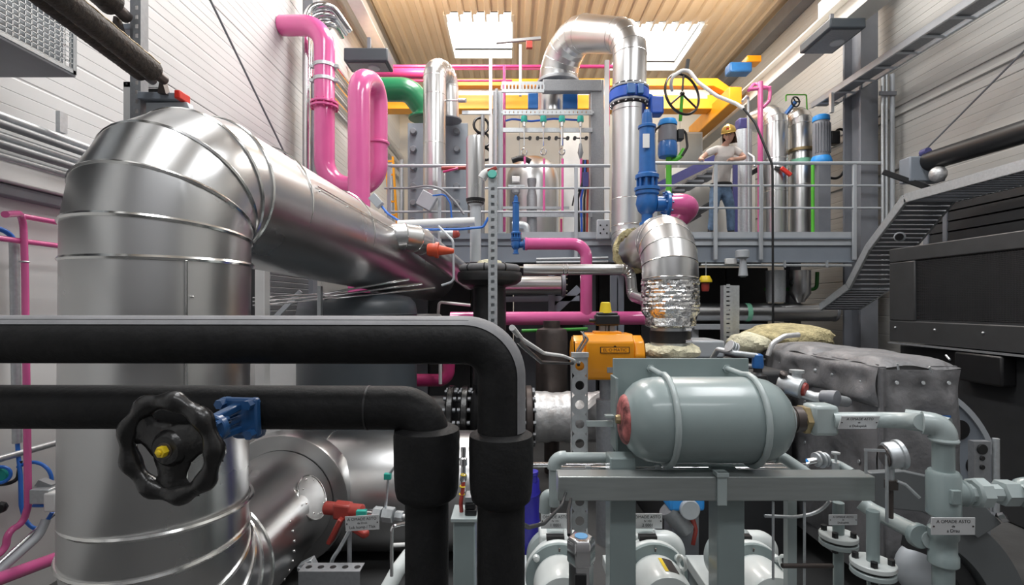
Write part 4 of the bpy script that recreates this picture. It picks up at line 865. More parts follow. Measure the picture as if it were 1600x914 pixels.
B().lathe((X(831, 8.85), 8.85, PZ), (0, 0, 1), [(.09, 0), (.09, .75), (.06, .9), (.08, 1.0), (.08, 1.06)], 20).build('pipe', GALVD, t)
b = B().tube([(X(829, 8.85), 8.85, Z(253, 8.85)), (X(815, 8.85), 8.85, Z(246, 8.85)), (X(800, 8.85), 8.85, Z(251, 8.85))], .05, .2, 12); b.build('bend', DARK2, t)
t = T('white_transmitter', 'small white transmitter on a clamp inside the tower', 'sensor')
b = B().box((X(800, 8.7), 8.66, Z(285, 8.7)), (X(812, 8.7), 8.74, Z(276, 8.7))); b.build('head', WHITE, t, bevel=.01); B().box((X(794, 8.7), 8.68, Z(292, 8.7)), (X(820, 8.7), 8.72, Z(289, 8.7))).build('clamp', GALV, t)
B().lathe((X(806, 8.7), 8.7, Z(304, 8.7)), (0, 0, 1), [(.04, 0), (.07, .03), (.07, .12), (.05, .14)], 14).build('body', GALVD, t)
t = T('elbow_pipe', 'small grey elbow at the foot of the tower', 'pipe'); B().tube([(X(800, 8.65), 8.65, Z(352, 8.65)), (X(822, 8.65), 8.65, Z(352, 8.65)), (X(824, 8.65), 8.65, PZ+.01)], .07, .08, 16).build('pipe', GALV, t)
t = T('partition_sheet', 'tall white sheet standing at the back of the tower', 'panel'); B().box((X(880, 10.4), 10.4, PZ), (X(908, 10.4), 10.44, Z(200, 10.4))).build('sheet', WHITE, t, bevel=.01)
t = T('cable_bundle', 'bundle of dark and blue cables near the right post of the tower', 'cable')
for k, m in enumerate((DARK2, BLUEV, DARK2, RED)): B().tube([(X(905+k*4, 8.5), 8.5, PZ+.05), (X(903+k*5, 8.5), 8.5, Z(310, 8.5)), (X(910+k*3, 8.5), 8.5, Z(285, 8.5)), (X(912+k*2, 8.5), 8.5, Z(250, 8.5))], .02, .2, 8).build('cable', m, t)
B().box((X(910, 8.5), 8.45, Z(292, 8.5)), (X(919, 8.5), 8.55, Z(270, 8.5))).build('plug_box', VIOLET, t)
B().tube([(X(905, 8.5), 8.47, Z(296, 8.5)), (X(897, 8.5), 8.47, Z(306, 8.5)), (X(894, 8.5), 8.47, Z(322, 8.5))], .014, .2, 8).build('loop', DARK2, t)
# slotted post in front of the black column
t = T('slotted_post', 'tall galvanised slotted post in front of the black column', 'post')
pz = P(770, 278, 5.0); b = B(); b.slotted((pz.x, 5.0, .45), (pz.x, 5.0, pz.z), (0, -1, 0), .085, .05, .075, .42); b.box((pz.x-.042, 5.045, .45), (pz.x+.042, 5.05, pz.z)); b.build('channel', GALV, t)
t = T('cap_hose', 'white bent pipe stub with a red cap at the top of the slotted post', 'pipe')
B().tube([P(753, 279, 5.05), P(758, 271, 5.05), P(772, 269, 5.05)], .045, .06, 14).build('stub', WHITE, t); B().bar(P(762, 268, 5.0), P(776, 262, 5.0), .03, .035).build('red_cap', RED, t, bevel=.006); B().disc(P(769, 272, 4.97), (0, -1, .3), .045, .02).build('teal_mouth', TEAL, t)
# small things on / before the railing, left
t = T('floor_lamp_head', 'grey box lamp tilted on the railing in front of the upright aluminium pipe', 'lamp'); B().obox(P(667, 314, 7.85), (.11, 0, -.06), (0, .06, 0), (.06, 0, .11)).build('housing', GREYL, t, bevel=.015); B().tube([P(676, 306, 7.8), P(695, 303, 7.8), P(704, 318, 7.8), P(706, 345, 7.8)], .014, .1, 8).build('blue_hose', HOSEB, t)
t = T('tilted_box', 'grey box tilted on a blue hose beside the pink loop pipe', 'box'); B().obox(P(588, 314, 5.9), (.05, 0, -.055), (0, .05, 0), (.035, 0, .032)).build('housing', GREYL, t, bevel=.006); B().tube([P(597, 323, 5.9), P(606, 334, 5.8), P(625, 346, 5.6)], .014, seg=8).build('blue_hose', HOSEB, t)
t = T('yellow_ladder', 'orange-yellow ladder leaning behind the pink loop pipe', 'ladder')
for s_ in (0, .12): B().bar(P(603, 245, 8.9+s_*0)+V((s_, 0, 0)), P(611, 372, 8.9)+V((s_, 0, 0)), .03, .06, (0, 1, 0)).build('rail', YELLOW, t)
for k in range(6): B().bar(P(603+k*1.5, 252+k*21, 8.9), P(603+k*1.5, 252+k*21, 8.9)+V((.12, 0, 0)), .03, .03).build('rung', YELLOW, t)
one(B().tube([P(608, 294, 7.9), P(640, 294, 7.9), P(668, 290, 7.8), P(690, 294, 7.8), P(712, 316, 7.8), P(725, 335, 7.8)], .018, .4, 8), 'black_cable', GALVD, 'grey cable drooping along the railing before the heat exchanger', 'cable')
t = T('red_tap', 'red lever tap behind the left railing near the vent silencer', 'tap'); B().bar(P(692, 269, 7.8), P(716, 263, 7.8), .05, .03).build('lever', PINKD, t, bevel=.01); B().cyl(P(690, 263, 7.92), P(728, 262, 7.92), .03).build('body', RED, t)
t = T('thin_pipe_frame', 'thin white bent tube beside the orange-red cone', 'tube'); B().tube([P(686, 354, 5.2), P(708, 376, 5.0), P(709, 440, 5.0), P(690, 446, 5.0)], .012, .06, 10).build('tube', GREYL, t)
t = T('red_valve', 'small red valve with steel body under the white pipe', 'valve'); b = B().lathe(P(706, 368, 6.4), (1, 0, .4), [(.03, 0), (.05, .02), (.05, .08), (.03, .1)], 12); b.build('head', RED, t); B().lathe(P(688, 365, 6.4), (1, 0, 0), [(.06, 0), (.07, .05), (.05, .12), (.05, .16)], 14).build('body', GALV, t)
# ---------------------------------------------------------------- crane, runway beams and roof-level pipes
t = T('overhead_crane', 'yellow overhead travelling crane girder under the roof', 'crane')
CY = 11.4
B().box((X(585, CY), CY, Z(170, CY)), (X(1128, CY), CY+.35, Z(148, CY))).build('girder', YELLOW, t, bevel=.015)
B().prism([V((X(690, CY), CY-.1, Z(137, CY))), V((X(1112, CY), CY-.1, Z(137, CY))), V((X(1138, CY), CY-.1, Z(150, CY))), V((X(1142, CY), CY-.1, Z(142, CY))), V((X(1118, CY), CY-.1, Z(125, CY))), V((X(690, CY), CY-.1, Z(126, CY)))], (0, .2, 0)).build('upper_chord', YELLOW, t, bevel=.01)
B().box((X(690, CY), CY+.05, Z(147, CY)), (X(1110, CY), CY+.12, Z(139, CY))).build('cable_rail', GALV, t)
b = B()
for k in range(9): b.box((X(705+k*22, CY), CY-.02, Z(150, CY)), (X(705+k*22, CY)+.05, CY+.05, Z(140, CY)))
for px in (1160,): B().box((4.45, CY-.9, 6.10), (4.72, CY+1.5, 6.46)).build('end_carriage', YELLOW, t, bevel=.02)
B().box((X(1132, CY), CY-.3, Z(121, CY)), (X(1166, CY), CY, Z(106, CY))).build('drive_motor', BLUE, t, bevel=.03)
B().box((X(1158, CY), CY-.3, Z(106, CY)), (X(1180, CY), CY, Z(96, CY))).build('motor_cap', ORANGE, t, bevel=.02)
B().box((X(1065, CY), CY-.006, Z(154, CY)), (X(1105, CY), CY, Z(147, CY))).build('label_strip', WHITE, t)
B().tube([(X(580, CY), CY, Z(140, CY)), (X(640, CY), CY, Z(132, CY)), (X(655, CY), CY, Z(150, CY))], .09, .2, 12).build('hose_arm', YELLOW, t)
t = T('runway_beam', 'pale grey crane runway beam along the right wall', 'beam')
bx, bz = 4.92, 6.46
B().box((bx-.19, 6.0, bz-.42), (bx+.13, YB-.05, bz-.385)).build('bottom_flange', BEIGE, t, bevel=.004); B().box((bx-.012, 6.0, bz-.385), (bx+.012, YB-.05, bz-.03)).build('web', BEIGE, t); B().box((bx-.13, 6.0, bz-.03), (bx+.13, YB-.05, bz)).build('top_flange', BEIGE, t, bevel=.004)
t = T('runway_beam', 'pale grey crane runway beam high along the left wall', 'beam')
bx, bz = -2.85, 7.5
B().box((bx-.13, 3, bz-.02), (bx+.13, YB-.05, bz)).build('bottom_flange', WHITE, t, bevel=.004); B().box((bx-.012, 3, bz), (bx+.012, YB-.05, bz+.4)).build('web', GREYL, t)
for k, (x, z) in enumerate(((-3.2, 6.25), (-3.2, 5.95), (-3.2, 5.65))):
    one(B().cyl((x, 8.1, z), (x, 14.9, z), .06, 14), 'conduit', CHROME, ('topmost', 'middle', 'lowest')[k]+' of three bright conduits along the left wall behind the pink loop', 'conduit', 'bright conduits on the left wall')
for k, (y_, x0_, x1_, d_, r_, m) in enumerate(((104, 545, 1000, 10.2, .035, PINKD), (107, 548, 880, 10.6, .03, PINK), (115, 555, 680, 10.0, .10, PINKD), (126, 640, 800, 10.8, .025, PINKD))):
    one(B().tube([P(x0_, y_, d_), P(x1_, y_, d_)], r_, seg=12), 'roof_pipe', m, ('long thin pink pipe high under the skylights', 'second thin pink pipe just below the long one under the skylights', 'thicker deep pink pipe above the green elbow', 'thin pink pipe nearest the yellow crane girder')[k], 'pipe', 'pink pipes under the roof')
t = T('grey_cabinet', 'tall dark grey cabinet standing behind the blue-ended pump motor', 'cabinet')
B().box((X(1022, 12), 12, PZ), (X(1098, 12), 12.5, Z(206, 12))).build('body', STEEL, t, bevel=.01); B().box((X(1024, 12), 11.98, PZ+.1), (X(1058, 12), 11.998, Z(209, 12))).build('door', GREYD, t, bevel=.004); B().box((X(1062, 12), 11.98, PZ+.1), (X(1096, 12), 11.998, Z(209, 12))).build('door', GREYD, t, bevel=.004)
t = T('hose_bundle', 'coiled dark hoses hanging left of the tower above the vent silencer', 'hose')
for k in range(3): B().ring(P(752+k*2, 196+k*22, 9.4), (.3, -1, .2*k), .14, .025, 24, 8).build('coil', DARK2, t)
B().cyl(P(754, 180, 9.4), (X(754, 9.4), 9.4, PZ), .04, 10).build('stand', GALVD, t)
t = T('white_mast', 'white square mast rising beside the tower to the skylight', 'mast'); B().box((X(764, 8.6), 8.6, PZ), (X(769, 8.6), 8.66, Z(88, 8.6))).build('mast', WHITE, t); 
B().bar(P(722, 176, 8.6), P(766, 176, 8.6), .03, .06).build('slotted_arm', GALV, t)
t = T('lifting_trolley', 'thin dark rail with a small red hook block below the skylights', 'hoist'); B().bar(P(775, 66, 9.6), P(845, 60, 9.6), .06, .05).build('rail', GALVD, t); B().box((X(822, 9.6), 9.56, Z(76, 9.6)), (X(832, 9.6), 9.64, Z(65, 9.6))).build('hook_block', RED, t, bevel=.01); B().bar(P(813, 150, 9.6), P(813, 70, 9.6), .05, .05).build('mast', GREYL, t)
one(B().bar(P(948, 95, 8.6), P(948, FY(8.6), 8.6), .07, .06), 'white_post', WHITE, 'white post beside the right post of the tower', 'post')
# left top: column, floodlight, conduits
t = T('wall_column', 'dark grey steel column by the left wall behind the pink pipe', 'column')
B().box((X(476, 7.6), 7.6, 0), (X(489, 7.6), 7.78, ZC-.1)).build('flange', STEEL, t, bevel=.006); B().box((X(470, 7.6), 7.66, 0), (X(476, 7.6), 7.70, ZC-.1)).build('web', GALVD, t)
def flood(label, lo, hi, aim):
    t = T('floodlight', label, 'lamp', 'roof floodlights'); B().box(lo, hi).build('housing', TANK, t, bevel=.02); x0, y0, z0 = lo; x1, y1, z1 = hi
    B().box((x0+.05, y0+.05, z0-.012), (x1-.05, y1-.05, z0+.002)).build('glass', GALVD, t); B().bar(((x0+x1)/2, (y0+y1)/2, z1), ((x0+x1)/2, (y0+y1)/2, z1+.25), .05, .04).build('bracket', STEEL, t)
    B().disc(((x0+x1)/2+.08, (y0+y1)/2, z0-.02), (0, 0, 1), .09, .02).build('reflector', GREYL, t); return t
c = P(560, 75, 7.6); flood('dark floodlight box under the roof at upper left beside the pink pipe', (c.x-.32, 7.9, c.z-.05), (c.x+.36, 8.3, c.z+.16), 0)
c = P(1310, 46, 7.2); flood('floodlight box hanging from the bracket at upper right', (c.x-.24, 7.0, c.z-.08), (c.x+.26, 7.75, c.z+.06), 0)
t = T('roof_conduit', 'bright bent conduits looping above the pink pipe at the top left', 'conduit')
for k in range(3): B().tube([P(480+k*3, 300 if k == 0 else 120, 7.5+.08*k), P(480+k*3, 12+k*14, 7.5+.08*k), P(516+k*2, 6+k*14, 7.6+.08*k), P(546-k*6, 48+k*4, 8.0+.08*k)], .055, .22, 14).build('conduit', CHROME, t)
for k in range(3): B().ring(P(505, 22+k*9, 7.9), (0, 0, 1), .10, .03, 20, 8).build('coil', GALV, t)
def FY(d): return 475-1.104*F/d
# ================================================================ equipment on the right of the platform
def clad(label, pts, r, fr, bands=(), cat='pipe', m=ALUB):
    t = T('insulated_pipe', label, cat); duct(t, pts, r, fr, 4, m, 32, .004)
    for c in bands: B().ring(c, (0, 0, 1), r+.001, .004, 28, 5).build('seam_band', BAND, t)
    return t
D = 9.2
clad('aluminium elbow pipe rising from the platform right of the pink post', [P(1212, FY(D), D), P(1212, 178, D), P(1180, 190, D+.5)], .20, .22, (P(1212, 250, D), P(1212, 300, D)))
t = clad('second aluminium pipe right of the elbow pipe, with a green band', [P(1252, FY(D), D), P(1252, 185, D), P(1238, 184, D+.4)], .185, .2, (P(1252, 240, D), P(1252, 290, D)))
B().lathe(P(1252, 258, D), (0, 0, 1), [(.187, 0), (.187, .09)], 28).build('green_band', mat('green_tape', (.25, .62, .42), .4), t)
B().lathe(P(1252, 238, D), (0, 0, 1), [(.215, 0), (.215, .05)], 28).build('flange', BRASS, t)
t = T('red_lever', 'red lever on the aluminium elbow pipe on the platform', 'lever'); B().bar(P(1220, 262, 8.93), P(1236, 274, 8.9), .06, .07).build('grip', REDB, t, bevel=.015); B().bar(P(1210, 262, 8.99), P(1222, 264, 8.94), .04, .05).build('arm', DARK2, t)
t = T('gear_wheel', 'small black handwheel valve above the second aluminium pipe', 'handwheel'); c = P(1243, 159, 9.0); B().ring(c, (.3, -1, 0), .085, .014, 28, 8).build('wheel_rim', DARK2, t)
b = B()
for k in range(3): b.cyl(c, c+V((math.cos(k*2.09)*.085, 0, math.sin(k*2.09)*.085)), .011, 6)
b.build('wheel_spokes', DARK2, t); B().bar(c, P(1228, 178, 9.15), .05, .05).build('spindle', BLUE, t)
t = T('green_tube', 'thin bright green tube frame around the small black handwheel', 'tube'); B().tube([P(1228, 158, 9.3), P(1228, 148, 9.3), P(1260, 148, 9.3), P(1261, 176, 9.3)], .013, .03, 8).build('tube', LIME, t)
t = T('circulation_pump', 'grey pump motor with sky-blue cap on the right of the platform', 'pump'); c = P(1283, 245, 8.7)
B().lathe(c, (0, 0, 1), [(.13, 0), (.13, .55), (.12, .6)], 24).build('motor_barrel', STEEL, t)
for k in range(9): B().obox(c+V((math.cos(R(200+k*17.5))*.135, math.sin(R(200+k*17.5))*.135, .3)), (.004, 0, 0), (0, .014, 0), (0, 0, .25)).build('cooling_fin', STEEL, t)
B().lathe(c+V((0, 0, .6)), (0, 0, 1), [(.13, 0), (.135, .02), (.13, .08), (.10, .10)], 24).build('fan_cap', BLUEL, t); B().lathe(c+V((0, 0, -.12)), (0, 0, 1), [(.16, 0), (.17, .04), (.14, .12)], 24).build('blue_volute', BLUEL, t)
B().box((c.x+.13, c.y-.08, c.z+.2), (c.x+.28, c.y+.08, c.z+.42)).build('terminal_box', DARK2, t, bevel=.015)
B().tube([c+V((.25, 0, .42)), c+V((.34, 0, .55)), c+V((.46, 0, .3)), c+V((.48, 0, -.1)), c+V((.3, 0, -.38)), c+V((.1, 0, -.35))], .022, .15, 8).build('cable', DARK2, t)
B().box((c.x-.10, c.y-.1, PZ), (c.x+.10, c.y+.1, c.z-.12)).build('pedestal', STEEL, t)
t = T('circulation_pump', 'grey pump motor with blue ends on a lime-green stand left of the person', 'pump'); c = P(1043, 222, 8.9)
B().lathe(c, (0, 0, 1), [(.155, 0), (.16, .02), (.155, .26), (.13, .28)], 24).build('motor_barrel', STEEL, t); B().lathe(c+V((0, 0, .28)), (0, 0, 1), [(.16, 0), (.165, .04), (.14, .10), (.08, .12)], 24).build('fan_cap', BLUEL, t); B().lathe(c+V((0, 0, -.26)), (0, 0, 1), [(.15, 0), (.165, .05), (.165, .20), (.15, .26)], 24).build('blue_volute', BLUE, t)
b = B().box((c.x+.15, c.y-.1, c.z+.02), (c.x+.26, c.y+.06, c.z+.2)); b.build('terminal_box', DARK2, t, bevel=.015)
B().tube([c+V((.22, -.05, .2)), c+V((.30, -.05, .16)), c+V((.33, -.05, -.1)), c+V((.24, -.05, -.25))], .022, .1, 8).build('cable', DARK2, t); B().tube([c+V((-.1, -.05, .3)), c+V((-.22, -.05, .2)), c+V((-.3, -.05, 0))], .018, .1, 8).build('cable', DARK2, t)
B().cyl((c.x+.03, c.y+.03, PZ), (c.x+.03, c.y+.03, c.z-.26), .05, 14).build('stand_pipe', LIME, t); B().tube([c+V((.03, .03, -.35)), c+V((.22, .03, -.25)), c+V((.30, .03, -.12))], .045, .05, 12).build('green_branch', LIME, t)
t = T('spindle_wheel', 'large thin black handwheel standing upright on a lime-green spindle', 'handwheel'); c = P(1054, 147, 8.75); aw = V((.42, -1, .12)).normalized()
B().ring(c+V((.13, 0, 0)), aw, .36, .022, 44, 8).build('wheel_rim', CAST, t); _, u, w2 = basis(aw); b = B(); cc = c+V((.13, 0, 0))
for k in (100, 215, 320): b.cyl(cc, cc+(u*math.cos(R(k))+w2*math.sin(R(k)))*.355, .018, 8)
b.ball(cc, .045, 12, 8).build('wheel_spokes', CAST, t); B().cyl(cc, (cc.x, c.y+.1, Z(186, 8.75)), .03, 10).build('spindle', LIME, t)
t = T('white_hose', 'white hose draped from the large black handwheel, ending in a hanging black lead', 'hose'); B().tube([P(1050, 141, 8.72), P(1048, 133, 8.5), P(1050, 120, 8.4), P(1073, 105, 8.4), P(1090, 128, 8.3), P(1120, 150, 8.1), P(1150, 162, 7.9), P(1162, 170, 7.8)], .028, .3, 10).build('hose', WHITE, t); B().bar(P(1073, 108, 8.4), P(1075, 93, 8.4), .05, .05).build('black_clip', DARK2, t)
B().tube([P(1162, 170, 7.8), P(1180, 192, 7.7), P(1207, 258, 7.6), P(1208, 545, 7.6)], .017, .3, 8).build('hanging_lead', DARK2, t, label='black lead hanging straight down from the white hose')
t = T('pink_vent_post', 'pink standpipe with a looped top on the platform right of the person', 'pipe'); B().tube([P(1188, FY(8.9), 8.9), P(1188, 128, 8.9)], .045, seg=14).build('post', PINK, t)
B().tube([P(1170, 141, 8.9), P(1180, 128, 9.2), P(1189, 136, 8.9), P(1204, 137, 8.9), P(1202, 158, 8.9), P(1192, 168, 8.9)], .03, .1, 10).build('loop', PINK, t); B().tube([P(1170, 140, 8.9), P(1204, 137, 8.9)], .028, seg=10).build('cross_tube', PINK, t)
t = T('thin_post', 'thin grey post with a rounded arm beside the person', 'post'); B().tube([P(1170, FY(8.8), 8.8), P(1169, 148, 8.8), P(1160, 158, 8.6)], .022, .05, 10).build('post', GALV, t); B().tube([P(1169, 240, 8.8), P(1178, 246, 8.7), P(1179, 260, 8.6)], .022, .05, 10).build('arm', GALV, t)
t = T('blue_actuator', 'small dark blue valve drive behind the person beside the pink post', 'actuator'); B().obox(P(1160, 195, 9.3), (.10, 0, 0), (0, .1, 0), (0, 0, .10)).build('housing', VIOLET, t, bevel=.03); B().cyl(P(1160, 205, 9.3), P(1160, FY(9.3), 9.3), .16, 20).build('grey_pipe', GALV, t)
one(B().box((X(1146, 9.0), 8.98, PZ), (X(1152, 9), 9.04, Z(255, 9))), 'violet_post', VIOLET, 'slim violet-blue post behind the person', 'post')
t = T('green_standpipe', 'lime-green upright pipe on the right of the platform', 'pipe'); B().cyl(P(1270, FY(8.5), 8.5), P(1270, 255, 8.5), .026, 12).build('pipe', LIME, t)
t = T('stair_flight', 'steel stair flight with violet-blue stringers rising behind the person', 'stairs')
p0, p1 = P(1040, 345, 9.9), P(1180, 240, 9.9)
for q, nm in ((0, 0), (.9, 1)): B().bar(P(1000, 306, 9.9+q), P(1140, 238, 9.9+q), .04, .17, (0, 0, 1)).build('stringer', VIOLET if q == 0 else GREY, t)
for k in range(9):
    c = P(1012+k*15, 306-k*7.3, 9.95); B().box((c.x-.16, 9.95, c.z-.18), (c.x+.16, 10.78, c.z-.14)).build('tread', STEEL, t)
for k in range(7): 
    c = P(1062+k*18, 356-k*14, 9.7); B().bar(c+V((-.3, 0, -.16)), c+V((.4, 0, .24)), .03, .05).build('slanted_slat', DARK, t)
t = T('louvre_panel', 'beige panel with slanted seams under the stair flight', 'panel'); B().box((X(1040, 10.9), 10.9, PZ), (X(1180, 10.9), 10.95, Z(262, 10.9))).build('sheet', WALLB, t)
for px in (612, 628):
    one(B().tube([P(px, FY(10.4), 10.4), P(px, 250, 10.4)], .05, seg=12), 'riser_tube', GALV, ('left' if px == 612 else 'right')+' of two grey upright tubes left of the heat exchanger', 'pipe', 'grey upright tubes')
# ================================================================ right wall: column, trays, black equipment
t = T('steel_column', 'tall grey steel column standing at the right end of the platform', 'column')
cx0, cx1 = X(1345, 8.1), X(1372, 8.1)
B().box((cx0, 8.1, 0), (cx1, 8.14, 7.2)).build('flange', STEEL, t); B().box(((cx0+cx1)/2-.012, 8.14, 0), ((cx0+cx1)/2+.012, 8.5, 7.2)).build('web', STEEL, t); B().box((cx0, 8.5, 0), (cx1, 8.54, 7.2)).build('flange', STEEL, t)
B().box((X(1343, 8.1)-.02, 7.95, 7.0), (X(1400, 8.1), 8.6, 7.25)).build('head_plate', GREYL, t); B().box((X(1316, 7.5), 7.3, 6.45), (X(1352, 7.5), 8.1, 6.75)).build('corbel', GREYL, t, bevel=.01)
B().bar((X(1330, 7.8), 7.8, 6.2), (cx0, 8.12, 6.6), .06, .09).build('brace', STEEL, t)
for k, px in enumerate((1379, 1385, 1394)):
    one(B().cyl((X(px, 8), 8.0, Z(440, 8)), (X(px, 8), 8.0, Z(116, 8)), .035 if k == 2 else .022, 12), 'conduit', GREYL if k == 2 else GALV, ('leftmost', 'middle', 'rightmost and thickest')[k]+' of the three upright conduits beside the steel column', 'conduit', 'upright conduits by the column')
one(B().bar((X(1374, 7.95), 7.95, Z(148, 8)), (X(1400, 7.95), 7.95, Z(148, 8)), .03, .06), 'conduit_clamp', STEEL, 'dark clamp bar across the three upright conduits', 'clamp')
def tray(name, label, pts, x0, x1, h, m, rung=None):
    t = T(name, label, 'cable tray')
    for x, nm in ((x0, 'side_rail'), (x1, 'side_rail')):
        b = B()
        for (y0, z0), (y1, z1) in zip(pts, pts[1:]): b.bar((x, y0, z0), (x, y1, z1), .012, h, (0, 0, 1))
        b.build(nm, m, t)
        b = B()
        for (y0, z0), (y1, z1) in zip(pts, pts[1:]):
            d_ = V((0, y1-y0, z1-z0)).normalized(); n_ = V((0, -d_.z, d_.y))
            for s_ in (-1, 1): b.bar(V((x+(.012 if x == x0 else -.012), y0, z0))+n_*s_*h/2, V((x+(.012 if x == x0 else -.012), y1, z1))+n_*s_*h/2, .03, .008)
        b.build('rail_lip', GALV, t)
    for (y0, z0), (y1, z1) in zip(pts, pts[1:]):
        L = math.hypot(y1-y0, z1-z0); d_ = V((0, (y1-y0)/L, (z1-z0)/L)); n_ = V((0, -d_.z, d_.y)); k = max(1, int(L/(rung or .075)))
        for i in range(k):
            c = V(((x0+x1)/2, y0, z0))+d_*(L*(i+.5)/k)-n_*h*.4
            B().obox(c, ((x1-x0)/2, 0, 0), d_*(.02 if rung else .029), n_*.008).build('rung', GREYL if rung else STEEL, t)
    return t
tray('cable_tray', 'perforated cable tray dropping from the upper right past the steel column', [(3.6, 3.30), (6.2, 3.28), (6.85, 2.75), (7.25, 2.25), (7.9, 1.95)], 4.75, 5.35, .10, GALV)
tray('cable_ladder', 'cable ladder running along under the roof at upper right', [(4.6, 5.45), (8.9, 5.45)], 5.2, 5.55, .09, GREYL, .42)
one(B().bar((5.37, 5.2, 5.445), (5.37, 8.9, 5.445), .20, .02), 'cable_bed', GALVD, 'dark cables lying in the cable ladder at upper right', 'cable')
one(B().bar((5.18, 8.3, 5.1), (5.18, 8.3, 5.42), .05, .06, (0, 1, 0)), 'ladder_hanger', GALV, 'short hanger plate under the far end of the cable ladder', 'bracket')
one(B().tube([(5.85, 4.6, 5.53), (5.85, 7.6, 4.0)], .012, seg=8), 'wall_brace', STEEL, 'thin dark brace rod slanting across the right wall', 'rod', 'slanting brace rods')
t = T('black_duct', 'black round duct running along the right wall above the cable tray', 'duct'); B().cyl((5.5, 6.75, 3.88), (5.5, 3.4, 3.80), .125, 28).build('tube', DARK2, t); B().box((5.25, 6.75, 3.62), (5.72, 6.95, 3.95)).build('end_box', GREY, t, bevel=.015); B().cyl((5.45, 6.7, 4.0), (5.45, 6.8, 4.0), .05, 12).build('blue_bolt', VIOLET, t); B().bar((5.0, 6.9, 3.78), (5.5, 6.7, 3.5), .05, .06).build('stay', DARK2, t); B().ball((5.45, 6.55, 3.66), .10, 14, 10, (1, 1, 1)).build('foil_bulge', CLOTHS, t)
t = T('black_louvre', 'black horizontal louvre wall above the large black enclosure at right', 'louvre'); 
for k in range(7): B().obox((5.62, 5.2, 2.62+k*.13), (.03, 0, .02), (0, 1.75, 0), (.004, 0, .055)).build('slat', DARK, t)
B().box((5.66, 3.4, 2.3), (5.70, 7.0, 3.6)).build('back_panel', DARK2, t); B().bar((5.6, 6.9, 2.0), (5.6, 6.9, 3.55), .06, .08, (0, 1, 0)).build('mullion', STEEL, t); B().bar((5.6, 6.6, 2.0), (5.6, 6.6, 3.5), .05, .06, (0, 1, 0)).build('mullion', STEEL, t)
# black mesh enclosure
t = T('vent_enclosure', 'large black enclosure with a wire screen in its wide frame at right', 'enclosure')
ex = 4.42; y0, y1, z0, z1 = 2.6, 6.0, 1.57, 2.64
b = B().box((ex, y0, z1-.16), (ex+.06, y1, z1)).box((ex, y0, z0), (ex+.06, y1, z0+.24)).box((ex, y1-.38, z0+.24), (ex+.06, y1, z1-.16)); b.build('frame', ENC, t, bevel=.012)
b = B(); yy0, yy1, za, zb = y0, y1-.38, z0+.24, z1-.16
b.box((ex+.02, yy0, za), (ex+.03, yy1, za+.02))
for k in range(40): z = za+(zb-za)*k/40; b.obox((ex+.025, (yy0+yy1)/2, z), (.004, 0, 0), (0, (yy1-yy0)/2, 0), (0, 0, .005))
for k in range(110): y = yy0+(yy1-yy0)*k/110; b.obox((ex+.031, y, (za+zb)/2), (.003, 0, 0), (0, .004, 0), (0, 0, (zb-za)/2))
b.build('mesh_panel', DARK, t, smooth=False); B().box((ex+.12, y0, z0), (ex+1.0, y1, z1)).build('body', DARK2, t); B().box((ex+.02, y1-.5+.12, z0+.2), (ex+.12, y1, z1-.2)).build('return_panel', DARK2, t)
B().box((ex-.015, y0, z0-.03), (ex+.05, y1, z0-.012)).build('lower_lip', GALVD, t)
for k in range(7): B().ball((ex-.004, y1-.1-k*.55, z0+.16), .012, 8, 6).build('screw', GALV, t)
t = T('black_plinth', 'black machine base under the large black enclosure at the right edge', 'base'); B().box((ex+.12, 2.4, 0), (ex+1.2, 6.0, 1.53)).build('body', DARK, t, bevel=.02); B().box((ex-.02, 4.6, 1.25), (ex+.12, 5.1, 1.53)).build('bracket', DARK2, t, bevel=.02)
t = T('tray_lamp', 'small round white-ringed lamp below the bend of the cable tray', 'lamp'); B().lathe(P(1405, 370, 6.4), (-.4, -1, -.2), [(.05, 0), (.062, .01), (.062, .03), (.045, .035)], 20).build('ring', GREYL, t); B().disc(P(1405, 370, 6.36), (-.4, -1, -.2), .045, .02).build('lens', DARK2, t)
# insulated engine jacket
def cushion(b, o, u, v, n, nu, nv, amp, seams):
    o, u, v, n = V(o), V(u), V(v), V(n); vs = []
    for i in range(nu+1):
        for j in range(nv+1):
            s_, q = i/nu, j/nv; hgt = amp*(1-abs(2*s_-1)**8)*(1-abs(2*q-1)**8)
            for (cs, cq, r_, dp) in seams: hgt -= dp*math.exp(-(((s_-cs)*u.length)**2+((q-cq)*v.length)**2)/(r_*r_))
            hgt += .02*math.sin(s_*u.length*9+q*3)*math.sin(q*v.length*11+s_*5)
            vs.append(o+u*s_+v*q+n*hgt)
    return b.add(vs, [(i*(nv+1)+j, (i+1)*(nv+1)+j, (i+1)*(nv+1)+j+1, i*(nv+1)+j+1) for i in range(nu) for j in range(nv)])
t = T('insulated_engine_cover', 'long grey quilted insulation jacket wrapped around the engine at right', 'insulation')
jx0, jx1, jy0, jy1, jz0, jz1 = 2.31, 2.80, 3.2, 4.75, .30, 1.62
random.seed(5)
def tufts(n, rows): return [((i+.5)/n+random.uniform(-.02, .02), r_+random.uniform(-.02, .02), .05, .028) for i in range(n) for r_ in rows]
sd = tufts(5, (.70, .48)); fr = tufts(3, (.93,))+tufts(1, (.75,))
cushion(B(), (jx0, jy0+.02, jz0), (0, jy1-jy0, 0), (0, 0, jz1-jz0), (-1, 0, 0), 60, 40, .03, sd).build('side_quilt', QUILT, t)
cushion(B(), (jx0, jy0, jz0), (jx1-jx0, 0, 0), (0, 0, jz1-jz0-.03), (0, -1, 0), 24, 40, .03, fr).build('front_quilt', QUILT, t)
